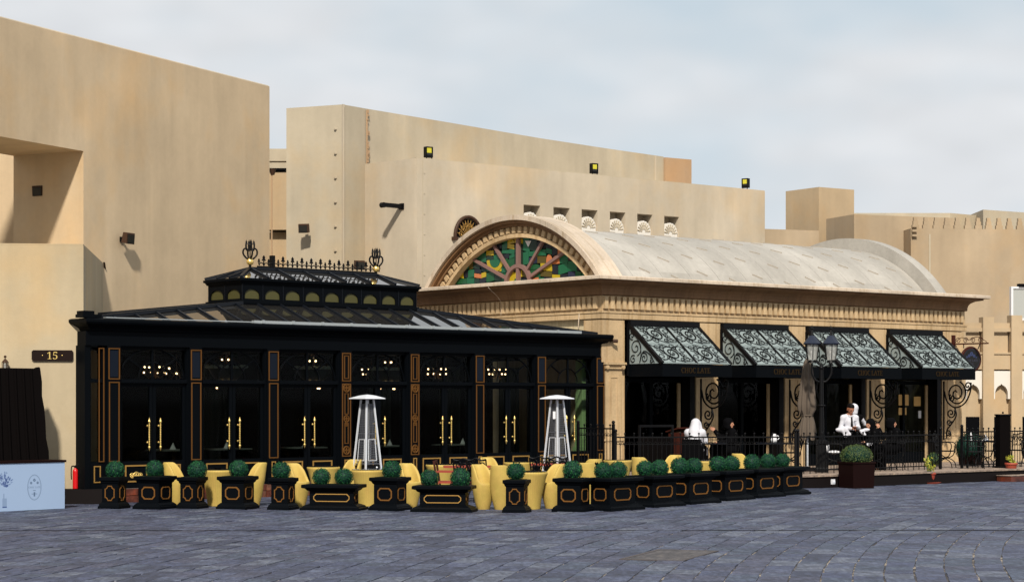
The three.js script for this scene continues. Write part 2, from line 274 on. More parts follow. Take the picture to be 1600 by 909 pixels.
{ // upper block behind, its long face slightly faceted
  const U = bld('upper_stucco_building', 'higher pale stucco block with corner beads behind the café', SF.pos, SF.ry);
  part('wall', [prism([[-1.46, -12.55], [-0.59, -10.84], [0.42, -11.1], [4.15, -11.9], [8.81, -12.97], [12.32, -13.58], [15.55, -14.05], [15.55, -20], [4.6, -20]], 0, 10.9)], M.stuccoF, U);
  part('corner_bead', [BB(-0.62, -0.56, 0, 10.9, -10.85, -10.79), ...Array.from({ length: 9 }, (_, i) => BB(-0.76, -0.70, 4.4 + i * 0.72, 4.44 + i * 0.72, -11.06, -11.0))], M.stuccoB, U);
  part('joint_cover', [tube([[0.44, 8.6, -11.06], [0.44, 10.85, -11.06]], 0.03, 4, 5), ...Array.from({ length: 14 }, () => { const y = rr(9.0, 10.8); return B(0.05, rr(0.03, 0.12), 0.03, 0.46 + rr(-0.02, 0.02), y, -11.02); })], M.stuccoD, U);
  part('wall_strip', [BB(15.04, 15.09, 8, 10.9, -14.0, -13.95)], M.stuccoB, U);
}
{ const U = bld('small_tan_block', 'darker tan end block beside the right end of the pale wall', SF.pos, SF.ry);
  part('wall', [prism([[15.56, -13.97], [16.76, -13.86], [16.76, -19], [15.56, -19]], 0, 10.87)], M.stuccoD, U);
}
{ // middle building right behind the café, with niches holding white shell heads
  const m = bld('middle_stucco_building', 'long stucco building with six shell niches behind the vaulted roof', SF.pos, SF.ry);
  const X0 = 0.72, X1 = 15.4, Z = -8.93, n0 = [4.78, 5.98, 7.14, 8.33, 9.51, 10.70], nw = 0.665, hole = [];
  const holes = n0.map((x) => [[x, 4.8], [x + nw, 4.8], [x + nw, 8.13], [x, 8.13]]);
  const face = wuv(extr([[X0, 0], [X1, 0], [X1, 9.236], [X0, 9.236]], 0.45, holes).translate(0, 0, Z - 0.45));
  part('wall', [face, prism([[0.36, -11.3], [X0, Z - 0.0], [X0, Z - 0.46], [X1, Z - 0.46], [X1, -15], [0.36, -15]], 0, 9.236)], M.stuccoB, m);
  part('coping', [BB(X0 - 0.01, X1 + 0.01, 9.239, 9.26, Z - 0.5, Z - 0.02)], M.stuccoF, m);
  part('corner_bead', [...Array.from({ length: 8 }, (_, i) => BB(X0 + 0.25, X0 + 0.3, 4.6 + i * 0.6, 4.63 + i * 0.6, Z, Z + 0.012)), BB(X0 + 0.2, X0 + 0.23, 0, 9.2, Z, Z + 0.006)], M.stuccoF, m);
  for (const x of n0) {
    const c = x + nw / 2, pts = [];
    for (let i = 0; i <= 40; i++) { const a = (i / 40) * PI, r = 0.31 + 0.018 * Math.abs(Math.sin(a * 9)); pts.push([c + r * Math.cos(a), 7.56 + r * 1.12 * Math.sin(a)]); }
    pts.push([c - 0.31, 5.2], [c + 0.31, 5.2]);
    const sh = part('shell_head', profZ(pts, Z - 0.40, Z - 0.06), M.whitePlaster, m);
    const ribs = []; for (let k = 0; k < 9; k++) { const a = ((k + 0.5) / 9) * PI; ribs.push(rod([c + 0.09 * Math.cos(a), 7.56 + 0.1 * Math.sin(a), Z - 0.055], [c + 0.28 * Math.cos(a), 7.56 + 0.31 * Math.sin(a), Z - 0.05], 0.012, 0.024, 5)); }
    ribs.push(tube(arc(c, 7.56, 0.09, 0.1, 0, PI, 10).map((p) => [p[0], p[1], Z - 0.055]), 0.015, 10, 5), tube(arc(c, 7.56, 0.19, 0.21, 0, PI, 12).map((p) => [p[0], p[1], Z - 0.052]), 0.012, 12, 5));
    part('shell_rib', ribs, M.stuccoF, sh);
  }
  // hooded arched window
  const wn = part('arched_window', profZ([...arc(2.6, 7.0, 0.44, 0.56, 0, PI, 16)], Z + 0.004, Z + 0.02), M.dark, m);
  const gr = []; for (let k = 1; k < 12; k++) { const a = (k / 12) * PI; gr.push(bar([2.6, 7.0, Z + 0.03], [2.6 + 0.42 * Math.cos(a), 7.0 + 0.53 * Math.sin(a), Z + 0.03], 0.012, 0.02)); if (k % 2) gr.push(tube(arc(2.6 + 0.3 * Math.cos(a), 7.0 + 0.38 * Math.sin(a), 0.05, 0.06, 0, 2 * PI, 10).map((p) => [p[0], p[1], Z + 0.035]), 0.01, 10, 4)); }
  part('grille', gr, M.gold, wn);
  part('hood', [tube(arc(2.6, 7.0, 0.5, 0.62, 0, PI, 18).map((p) => [p[0], p[1], Z + 0.05]), 0.055, 18, 6), BB(2.0, 2.16, 6.9, 7.0, Z, Z + 0.14)], M.bronze, wn);
}
{ // scraps between the left and upper blocks
  const a = bld('gap_parapet_building', 'pale weathered parapet in the gap right of the tall wall', [-8.2, 0, -64], 0);
  part('wall', [BB(0, 1.6, 9.75, 10.0 + 0.14, -2, 0), BB(0, 1.6, 0, 9.4, -2, 0.0)], M.stuccoF, a);
  part('coping', [BB(0, 1.6, 9.44, 9.51, -2, 0.1)], M.dark, a); part('ledge', BB(0, 1.6, 9.53, 9.745, -2, -0.05), M.stuccoF, a);
  const b = bld('low_gap_wall', 'low tan wall with shaded slot in the gap between buildings', [-7.6, 0, -62.6], 0);
  part('wall', [BB(0, 1.25, 7.45, 9.22, -1.2, 0), BB(0, 1.25, 0, 7.4, -1.2, -0.32)], M.stuccoE, b);
  const p = thing('drain_pipe', 'thin dark drain pipe down the edge of the tall tan wall', 'pipe', [-6.43, 0, -53.9], 0);
  part('pipe', [rod([0, 4, 0], [0, 8.2, 0], 0.02, 0.02, 7)], M.stuccoD, p); part('hopper', [new THREE.CylinderGeometry(0.1, 0.05, 0.16, 8).translate(0.02, 8.25, 0)], M.bronze, p);
}
{ // right-hand blocks
  const q = bld('square_roof_block', 'square tan roof block rising right of the long building', [(1280 - 800) / 3150 * 75, 0, -75], SF.ry - 0.1);
  part('wall', [BB(0, 1.78, 0, 10.1, -1.85, 0)], M.stuccoE, q);
  const w1 = bld('tan_parapet_wall', 'tan parapet wall running behind the far end of the vaulted roof', [(1150 - 800) / 3150 * 70.5, 0, -70.5], 0.36);
  part('wall', [prism([[0, 0], [3.3, 0], [3.3, -2], [0, -2]], 0, 8.19), prism([[4.73, 0.004], [8.9, 0.004], [8.9, -2], [4.73, -2]], 0, 8.82)], M.stuccoC, w1);
  const w2 = bld('battlemented_wall_building', 'tan wall crowned by stepped battlements at the right', [(1424 - 800) / 3150 * 72, 0, -72], 0.1);
  part('wall', [BB(0, 8, 0, 8.3, -2, 0)], M.stuccoC, w2);
  for (let i = 0; i < 16; i++) { const x = 0.06 + i * 0.385; part('merlon', [BB(x, x + 0.25, 8.301, 8.43, -0.12, 0), BB(x + 0.03, x + 0.21, 8.431, 8.57, -0.12, 0), BB(x + 0.05, x + 0.18, 8.571, 8.7, -0.12, 0)], M.stuccoC, w2); }
  for (let i = 0; i < 3; i++) part('putlog_end', BB(0.02, 0.2, 8.0 + i * 0.17, 8.08 + i * 0.17, 0, 0.12), M.stuccoC, w2);
  part('corner_strip', BB(0.66, 0.72, 5.6, 8.1, 0, 0.02), M.stuccoF, w2);
  const w3 = bld('far_pale_wall_building', 'faint far pale wall along the right skyline', [(1335 - 800) / 3150 * 88, 0, -88], 0);
  part('wall', [prism([[0, 0], [4.2, 0], [12, -6], [12, -9], [0, -9]], 0, 10.35), prism([[5.6, 0.2], [14, -5], [14, -9], [5.6, -9]], 0, 10.48)], M.stuccoF, w3);
}
{ // right facade with piers, recessed panels and white spandrels over pointed niches
  const f = bld('niche_facade_building', 'tan facade at the far right with piers and white headed niches', [(1483 - 800) / 3150 * 64, 0, -64], 0.12);
  const bay = 0.935, n = 4; const wall = [BB(-0.4, 5.2, 0, 4.05, -3, -0.22)];
  part('wall', wall, M.stuccoE, f);
  part('spandrel_band', [BB(-0.4, 5.2, 3.14, 3.62, -0.22, -0.01)], M.stuccoE, f);
  for (let i = 0; i < 5; i++) { const x = 0.17 + i * bay; part('pier', BB(x, x + 0.36, 0, 4.8 + (i === 2 ? 0.06 : 0), -0.3, 0.1), M.stuccoE, f); }
  for (let i = -1; i < 4; i++) {
    const x = 0.53 + i * bay, w = bay - 0.36, c = x + w / 2;
    part('recessed_panel', [BB(x, x + w, 3.624, 3.68, -0.22, 0.03), BB(x + 0.06, x + w - 0.04, 3.681, 4.32, -0.3, -0.12), BB(x, x + w, 4.34, 4.46, -0.3, 0.02), BB(x, x + w, 4.46, 4.62, -0.3, -0.06)], M.stuccoE, f);
    const A = [[x, 3.09], [x, 2.2], [x + 0.075, 2.2], [x + 0.075, 2.33], ...arc(c, 2.36, 0.21, 0.28, PI * 0.98, PI * 0.56, 8), [c, 2.68], ...arc(c, 2.36, 0.21, 0.28, PI * 0.44, PI * 0.02, 8), [x + w - 0.075, 2.33], [x + w - 0.075, 2.2], [x + w, 2.2], [x + w, 3.09]];
    part('niche_head', profZ(A, -0.21, -0.015), M.whitePlaster, f);
    part('niche_back', BB(x, x + w, 0, 3.09, -0.22, -0.19), M.stuccoE, f);
    part('niche_opening', BB(x + 0.05, x + w - 0.04, 0.35, 1.63, -0.2, -0.12), M.dark, f);
  }
  const wd = thing('white_framed_window', 'white framed window at the right edge above the niche facade', 'window', [(1580 - 800) / 3150 * 65.5, 4.75, -65.5], 0.12);
  part('frame', [BB(0, 1.5, 0, 0.07, -0.1, 0.06), BB(0, 1.5, 1.03, 1.1, -0.1, 0.06), BB(0, 0.07, 0.07, 1.03, -0.1, 0.06)], M.white, wd); part('pane', BB(0.07, 1.5, 0.07, 1.03, -0.1, 0.02), std([0.36, 0.37, 0.35], { roughness: 0.3 }), wd); part('head_cover', BB(0.25, 1.5, 1.1, 1.19, -0.1, 0.12), M.dark, wd);
}

// ---------------------------------------------------------------- the café: stone pavilion with barrel vault and stained glass gable
{
  const P = bld('vaulted_cafe_building', 'stone café pavilion with pale barrel vault roof and stained glass arch', SF.pos, SF.ry);
  const W = -7.84, XE = 14.55;
  part('wall', [BB(0.02, 0.4, 0, 5.15, W, -0.03), BB(0.02, XE, 0, 5.15, W, W + 0.3), BB(XE - 0.4, XE, 0, 5.15, W + 0.3, -0.03)], M.cream, P);
  part('interior', [BB(0.4, XE - 0.4, 0.31, 4.4, W + 0.31, W + 0.36), BB(0.41, 0.45, 0.31, 4.4, W + 0.36, -0.7), BB(0.4, XE - 0.4, 4.2, 4.4, W + 0.36, -0.45), BB(0.4, XE - 0.4, 0.0, 0.3, W + 0.36, -0.05)], M.dark, P);
  // piers between the openings, each with a panelled pilaster
  const open = [[0.78, 3.24], [4.18, 6.68], [7.54, 10.1], [11.0, 13.5]];
  const piers = [[0, 0.78, 0.69], [3.24, 4.18], [6.68, 7.54], [10.1, 11.0], [13.5, 14.55]];
  for (const [a, b, c] of piers) {
    const e = c ?? b;
    const pr = part('pilaster', [BB(a, b, 0.305, 4.225, -0.5, 0.0), BB(a + 0.03, e - 0.03, 0.31, 1.1, 0, 0.1), BB(a + 0.06, e - 0.06, 1.1, 2.95, 0, 0.07), BB(a + 0.01, e - 0.01, 3.12, 4.2, 0, 0.1)], M.stone, P);
    const ww = e - a; part('sunk_panel', [BB(a + ww * 0.28, a + ww * 0.34, 1.32, 2.72, 0.07, 0.085), BB(e - ww * 0.34, e - ww * 0.28, 1.32, 2.72, 0.07, 0.085), BB(a + ww * 0.28, e - ww * 0.28, 2.721, 2.76, 0.07, 0.085), BB(a + ww * 0.28, e - ww * 0.28, 1.28, 1.319, 0.07, 0.085)], M.stone, pr);
    const cap = [BB(a + 0.02, e - 0.02, 2.95, 2.99, 0.0, 0.12), BB(a - 0.02, e + 0.02, 3.06, 3.12, 0, 0.16), BB(a + 0.03, e - 0.03, 2.99, 3.06, 0, 0.09)];
    for (const xx of [a + 0.07, e - 0.07]) cap.push(new THREE.CylinderGeometry(0.06, 0.06, 0.13, 10).rotateX(PI / 2).translate(xx, 3.0, 0.075));
    part('capital', cap, M.stone, pr);
    part('base_moulding', [BB(a, e, 1.1, 1.15, 0, 0.12)], M.stone, pr);
  }
  part('gable_pilaster', [BB(-0.1, 0.02, 3.12, 4.2, -0.6, 0.1), BB(-0.06, 0.02, 0.3, 3.12, -0.6, 0.06)], M.stone, P);
  // entablature
  part('architrave', [ringLoft(0, XE, W, 0, [[0.1, 4.226], [0.11, 4.24], [0.11, 4.36], [0.13, 4.38], [0.13, 4.43]])], M.stone, P);
  const fr = part('frieze', [ringLoft(0, XE, W, 0, [[0.07, 4.432], [0.07, 4.83]])], M.stone, P);
  const dent = BB(-0.062, 0.062, 4.49, 4.80, 0, 0.09), dents = [dent, wuv(dent.clone(), 1.3, 2), wuv(dent.clone(), 2.2, 0.7)];
  let q = 0; for (let x = 0.02; x < XE; x += 0.2085) { const d = part('dentil', dents[q++ % 3], M.stone, fr); d.position.set(x, 0, 0.07); }
  for (let z = -0.12; z > W; z -= 0.2085) { const d = part('dentil', dents[q++ % 3], M.stone, fr); d.position.set(-0.07, 0, z); d.rotation.y = -PI / 2; }
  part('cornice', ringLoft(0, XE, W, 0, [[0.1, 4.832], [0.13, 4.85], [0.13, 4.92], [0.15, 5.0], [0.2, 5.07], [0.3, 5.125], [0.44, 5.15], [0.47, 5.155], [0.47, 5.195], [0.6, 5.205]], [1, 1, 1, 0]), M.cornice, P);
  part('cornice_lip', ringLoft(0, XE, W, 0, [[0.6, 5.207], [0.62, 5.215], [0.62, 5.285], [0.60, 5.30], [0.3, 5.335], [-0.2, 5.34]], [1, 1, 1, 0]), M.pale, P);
  // barrel vault in separate sheets with clips; every arc is struck from the same low centre
  const zc = -3.74, yc = 2.34, sp = 5.28, seg = (R, y0 = sp, n = 40, flip = false) => { const a = Math.asin((y0 - yc) / R); return arc(zc, yc, R, R, flip ? PI - a : a, flip ? a : PI - a, n); };
  const ring = (R, r, xa, xb) => profX([...seg(R), ...seg(r, sp, 40, true)], xa, xb);
  const roof = part('barrel_vault', profX(seg(4.42), 0.68, 13.3), M.roofSeam, P), RV = 4.51;
  const np = 12, x0 = 0.4, dx = (13.32 - x0) / np;
  for (let i = 0; i < np; i++) {
    part('roof_panel', profX([...seg(RV), ...seg(RV - 0.06, sp, 40, true)], x0 + i * dx + 0.005, x0 + (i + 1) * dx - 0.005), M.roof, roof);
    for (let k = 0; k < 6; k++) {
      const t = (43 + k * 10 + (i % 2) * 3) * D2R, xx = x0 + (i + 0.5) * dx + rr(-0.04, 0.04), z = (a) => zc + (RV + 0.006) * Math.cos(a), y = (a) => yc + (RV + 0.006) * Math.sin(a), w = 0.02 + rr(-0.004, 0.004);
      part('roof_clip', bar([xx - 0.14, y(t + w), z(t + w)], [xx + 0.14, y(t - w), z(t - w)], 0.035, 0.03), M.roofClip, roof);
    }
  }
  part('far_arch_rim', [ring(4.86, 4.4, 13.33, 13.75)], M.roof, P);
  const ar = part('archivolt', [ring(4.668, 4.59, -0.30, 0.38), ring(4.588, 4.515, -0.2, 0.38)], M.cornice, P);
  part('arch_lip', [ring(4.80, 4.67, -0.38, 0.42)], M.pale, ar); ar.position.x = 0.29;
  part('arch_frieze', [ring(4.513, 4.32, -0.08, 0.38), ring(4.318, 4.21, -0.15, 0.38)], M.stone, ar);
  for (let k = 0; k < 29; k++) { // blocks round the arch
    const a0 = Math.asin((sp + 0.03 - yc) / 4.415), a = a0 + ((k + 0.5) / 29) * (PI - 2 * a0);
    const d = part('dentil', BB(-0.17, -0.08, -0.08, 0.08, -0.07, 0.07), M.stone, ar); d.position.set(0, yc + 4.415 * Math.sin(a), zc + 4.415 * Math.cos(a)); d.rotation.x = PI / 2 - a;
  }
  // stained glass
  const win = part('stained_glass_window', profX(seg(4.23), 0.02, 0.05), M.dark, P); win.position.x = 0.34;
  const gm = [[0.40, 0.29, 0.015], [0.012, 0.075, 0.028], [0.012, 0.10, 0.045], [0.012, 0.014, 0.02], [0.46, 0.15, 0.055], [0.08, 0.06, 0.012], [0.012, 0.03, 0.02], [0.02, 0.025, 0.05], [0.04, 0.02, 0.02]].map((c) => phy(c, { roughness: 0.25, specularIntensity: 0.5 }));
  const wts = [0, 0, 1, 1, 2, 2, 3, 3, 3, 4, 5, 6, 6, 7, 8, 0, 2, 3], ell = seg(4.21);
  const cells = []; const split = (a, b, c, d, n) => { const w = b - a, h = d - c; if (n === 0 || (w < 0.42 && h < 0.24)) { cells.push([a, b, c, d]); return; } const f = rr(0.36, 0.64); if (w > h * 1.5) { split(a, a + w * f, c, d, n - 1); split(a + w * f, b, c, d, n - 1); } else { split(a, b, c, c + h * f, n - 1); split(a, b, c + h * f, d, n - 1); } };
  split(zc - 2.9, zc + 2.9, 5.2, 6.55, 7);
  for (const [a, b, c, d] of cells) {
    const sk = rr(-0.03, 0.03), e = 0.008; let poly = [[a + e, c + e + sk], [b - e, c + e - sk], [b - e, d - e - sk], [a + e, d - e + sk]];
    if (rnd() < 0.07) poly = [[a + e, c + e], [b - e, c + e], ...arc((a + b) / 2, c + (d - c) * 0.3, (b - a) / 2 - e, (d - c) * 0.68, 0.05, PI - 0.05, 8)];
    for (let k = 0; k < 40; k++) { const p = ell[k], r = ell[k + 1], nx = r[1] - p[1], ny = -(r[0] - p[0]); poly = clip(poly, nx, ny, nx * p[0] + ny * p[1]); if (poly.length < 3) break; }
    if (poly.length < 3) continue;
    part('glass_piece', profX(poly, 0.0, 0.019), gm[wts[Math.floor(rnd() * wts.length)]], win);
  }
  for (const [zz, yy, r] of [[zc - 1.05, 6.02, 0.24]]) { part('glass_piece', profX(arc(zz, yy, r, r * 0.9, PI, 2 * PI, 12), -0.012, -0.001), gm[2], win); part('glass_piece', profX([...arc(zz, yy, r + 0.13, r * 0.9 + 0.12, PI, 2 * PI, 12), ...arc(zz, yy, r + 0.01, r * 0.9 + 0.01, 2 * PI, PI, 12)], -0.013, -0.002), gm[0], win); }
  part('glass_piece', profX([[zc + 0.25, 6.46], [zc + 0.5, 6.44], [zc + 0.38, 6.28]], -0.014, -0.003), M.white, win);
  const mu = [bar([-0.04, 5.3, zc], [-0.04, 6.53, zc], 0.11, 0.09)];
  for (const a of [22, 47, 133, 158]) mu.push(bar([-0.035, 5.28 + 0.5 * Math.sin(a * D2R), zc + 0.52 * Math.cos(a * D2R)], [-0.035, ...(() => { const c = Math.cos(a * D2R), q = Math.sin(a * D2R), B2 = 2.94 * q, t = -B2 + Math.sqrt(B2 * B2 - 2.94 * 2.94 + 4.21 * 4.21); return [sp + t * q, zc + t * c]; })()], 0.085, 0.08));
  mu.push(profX([...arc(zc, 5.28, 0.56, 0.56, 0, PI, 20), ...arc(zc, 5.28, 0.46, 0.46, PI, 0, 20)], -0.1, 0.0));
  part('glazing_bar', mu, M.mullion, win);
  // shop fronts set back in the openings
  open.forEach(([a, b], i) => {
    const d = part('shopfront', [BB(a, a + 0.09, 0.31, 4.2, -0.42, -0.3), BB(b - 0.09, b, 0.31, 4.2, -0.42, -0.3), BB(a + 0.09, b - 0.09, 2.62, 2.72, -0.42, -0.3), BB(a + 0.09, b - 0.09, 0.31, 0.62, -0.42, -0.3), BB((a + b) / 2 - 0.05, (a + b) / 2 + 0.05, 0.62, 2.62, -0.42, -0.3), BB(a + 0.09, b - 0.09, 4.0, 4.2, -0.42, -0.3)], M.black, P);
    for (const [u, v] of [[a + 0.09, (a + b) / 2 - 0.05], [(a + b) / 2 + 0.05, b - 0.09]]) part('pane', BB(u, v, 0.62, 2.62, -0.365, -0.355), M.glass, d);
    part('pane', BB(a + 0.09, b - 0.09, 2.72, 4.0, -0.365, -0.355), M.glass, d);
    part('door_trim', BB(b - 0.30, b - 0.2, 0.32, 2.6, -0.3, -0.26), M.stone, d);
    part('iron_post', BB(b - 0.16, b + 0.02, 0.32, 2.9, -0.26, 0.06), M.iron, d);
  });
  const lit = part('lit_display', [BB(12.05, 12.5, 2.0, 2.32, -0.35, -0.33), BB(12.05, 12.4, 1.72, 1.93, -0.35, -0.33), BB(12.75, 13.05, 1.98, 2.26, -0.35, -0.33)], M.warmPanel, P);
  part('notice', BB(12.95, 13.07, 1.62, 1.84, -0.345, -0.325), M.white, P);
  part('cable_conduit', [tube([[-0.12, 4.4, -0.75], [-0.16, 4.0, -0.75]], 0.014, 4, 5), tube([[-0.08, 5.3, -3.9], [-0.66, 5.25, -3.9], [-0.2, 4.83, -3.9], [-0.18, 4.45, -3.9]], 0.008, 12, 4)], M.pale, P);
}
// terrace
{
  const t = thing('cafe_terrace', 'raised stone terrace with dark riser in front of the café', 'terrace', SF.pos, SF.ry, null, 'structure');
  const out = [[-1.3, -0.02], [-1.3, 1.75], [1.95, 5.0], [4.0, 5.25], [16, 5.25], [16, -0.02]];
  part('slab', prism(out, 0, 0.27), M.darkStone, t);
  const ex = out.map(([x, z], i) => (i === 0 || i === 5 ? [x - (i ? -0.04 : 0.04), z] : [x - 0.02, z + 0.035]));
  part('paving', prism(ex, 0.272, 0.31), M.terrace, t);
  const st = thing('terrace_step', 'low red brown marble step against the terrace riser', 'step', S(0, 0, 0), SF.ry, null);
  part('tread', BB(9.3, 11.9, 0, 0.15, 5.29, 5.75), M.marbleRed, st); part('nosing', BB(9.28, 11.92, 0.151, 0.165, 5.285, 5.77), M.terrace, st);
}
// awnings: scrolled iron over frosted glass, black fascia with gilt letters
{
  const pr = 1.25, H0 = 4.1, H1 = 3.08;
  const panel = (w, h) => { // scroll pattern for a panel w wide, h tall, origin bottom left, in xy
    const cv = [], add = (p, r = 0.0095) => cv.push(tube(p.map(([x, y]) => [x, y, 0]), r, p.length > 12 ? 26 : 14, 4));
    const sx = w, sy = h;
    add(spiral(0.5 * sx, 0.5 * sy, 0.27 * sy + 0.06, 1.9, 0.4, 1, 30), 0.0125); add(spiral(0.52 * sx, 0.5 * sy, 0.2 * sy + 0.05, 1.6, 3.6, 1, 26), 0.011);
    for (const [u, v, r, a, d] of [[0.17, 0.8, 0.1, 4, 1], [0.33, 0.86, 0.07, 2, -1], [0.83, 0.2, 0.1, 1, 1], [0.68, 0.13, 0.07, 5, -1], [0.13, 0.3, 0.12, 0, -1], [0.87, 0.7, 0.12, 3, -1], [0.36, 0.14, 0.09, 2, 1], [0.66, 0.86, 0.09, 5, 1], [0.24, 0.55, 0.07, 1, 1], [0.78, 0.45, 0.07, 4, 1]]) add(spiral(u * sx, v * sy, r * Math.min(sx, sy) * 1.6, 1.35, a, d, 16));
    add([[0.02 * sx, 0.95 * sy], [0.25 * sx, 0.68 * sy], [0.3 * sx, 0.35 * sy], [0.55 * sx, 0.06 * sy], [0.95 * sx, 0.05 * sy]]); add([[0.05 * sx, 0.08 * sy], [0.3 * sx, 0.22 * sy], [0.6 * sx, 0.75 * sy], [0.9 * sx, 0.95 * sy]]); add([[0.4 * sx, 0.97 * sy], [0.7 * sx, 0.7 * sy], [0.75 * sx, 0.35 * sy], [0.98 * sx, 0.1 * sy]]);
    return MG(cv);
  };
  const names = ['first from the left, beside the corner pilaster', 'second from the left, behind the white robed guest', 'third from the left, behind the twin street lantern', 'rightmost, beside the hanging round sign'];
  [[0.8, 3.3], [4.2, 6.74], [7.56, 10.1], [11.0, 13.42]].forEach(([a, b], i) => {
    const A = thing('glass_awning', 'sloping scrolled iron and glass awning, ' + names[i], 'awning', S(a, 0, 0.12), SF.ry, 'scrolled glass awnings along the café front');
    const w = b - a, ang = Math.atan2(H0 - H1, pr), L = Math.hypot(pr, H0 - H1), sl = (x, s) => [x, H0 - s * Math.sin(ang), s * Math.cos(ang)];
    part('frame', [bar(sl(0.02, -0.02), sl(0.02, L), 0.09, 0.09), bar(sl(w / 2, 0.02), sl(w / 2, L), 0.06, 0.07), bar(sl(w - 0.02, -0.02), sl(w - 0.02, L), 0.08, 0.09), BB(0, w, H0 - 0.02, H0 + 0.11, -0.02, 0.09), bar([-0.02, H0 - 0.05, 0.01], [-0.02, H1 - 0.3, 0.01], 0.05, 0.05)], M.iron, A);
    part('fascia', [BB(0, w, H1 - 0.33, H1 - 0.02, pr - 0.03, pr + 0.03), BB(0, 0.05, H1 - 0.33, H1 - 0.02, 0, pr - 0.03), BB(w - 0.05, w, H1 - 0.33, H1 - 0.02, 0, pr - 0.03)], M.black, A);
    part('fascia_lettering', text('CHOC LATE', 0.135, 0.01).translate(w * 0.47, H1 - 0.17, pr + 0.031), M.letter, A);
    part('edge_trim', [bar([0.05, H1 + 0.012, pr + 0.0], [w - 0.05, H1 + 0.012, pr + 0.0], 0.03, 0.025), bar(sl(0.06, L * 0.5), sl(w - 0.06, L * 0.5), 0.035, 0.05)], M.awning, A);
    for (const [u0, u1] of [[0.06, w / 2 - 0.03], [w / 2 + 0.03, w - 0.06]]) for (const s0 of [0.04, L * 0.5 + 0.03]) {
      const hgt = L * 0.5 - 0.07, mt = (g, lift) => g.rotateX(-PI / 2 + ang).translate(u0, H0 - (s0 + hgt) * Math.sin(ang), (s0 + hgt) * Math.cos(ang)).translate(0, lift * Math.cos(ang), lift * Math.sin(ang));
      const gp = part('glass_panel', mt(new THREE.BoxGeometry(u1 - u0, hgt, 0.014).translate((u1 - u0) / 2, hgt / 2, 0), 0), M.awning, A);
      part('scrollwork', mt(panel(u1 - u0, hgt), 0.03), M.iron, gp);
    }
    for (const [xx, nm] of [[0.0, 'left'], [w, 'right']]) { // cheeks
      const ck = part('cheek_panel', wuv(extr([[0.06, H1], [pr - 0.08, H1], [0.06, H0 - 0.1]], 0.014).rotateY(-PI / 2).translate(xx + 0.007, 0, 0)), M.awning, A);
      const cv = [], add = (p) => cv.push(tube(p.map(([z, y]) => [xx - 0.02, H1 + y, z]), 0.013, 20, 4));
      add(spiral(0.3, 0.42, 0.2, 1.6, 5, 1)); add(spiral(0.62, 0.15, 0.12, 1.4, 2, -1)); add(spiral(0.16, 0.72, 0.09, 1.3, 5, -1)); add(spiral(0.2, 0.12, 0.1, 1.3, 1, 1)); add(spiral(0.88, 0.08, 0.07, 1.2, 2, -1)); add([[0.1, 0.85], [0.4, 0.6], [0.5, 0.3], [0.45, 0.03]]); add([[0.45, 0.03], [0.6, 0.32], [0.85, 0.22], [1.0, 0.03]]);
      part('scrollwork', MG(cv), M.iron, ck);
    }
    // scrolled bracket hanging below, in the plane of the pier
    const br = [], ad = (p, r = 0.022) => br.push(tube(p.map(([z, y]) => [w + 0.03, y, z]), r, 30, 5));
    const hb = H1 - 0.36;
    ad(spiral(0.56, hb - 0.36, 0.33, 2.1, 1.2, -1, 40), 0.024); ad(spiral(0.98, hb - 0.14, 0.13, 1.5, 3.4, 1, 24)); ad(spiral(0.36, hb - 0.95, 0.14, 1.5, 0.6, -1, 24)); ad(spiral(0.3, hb - 1.22, 0.09, 1.4, 0.4, -1, 20)); ad(spiral(0.26, hb - 1.55, 0.09, 1.5, 5.2, 1, 20)); ad(spiral(0.4, hb - 0.5, 0.1, 1.4, 2, 1, 20));
    ad([[1.1, hb - 0.05], [1.06, hb - 0.35], [0.86, hb - 0.66], [0.5, hb - 0.78], [0.22, hb - 0.6], [0.12, hb - 0.3]], 0.024); ad([[0.5, hb - 0.78], [0.56, hb - 1.0], [0.4, hb - 1.25], [0.22, hb - 1.45], [0.2, hb - 1.7]]); ad([[0.1, hb], [0.1, hb - 1.75]], 0.028);
    part('scroll_bracket', MG(br), M.iron, A);
  });
}
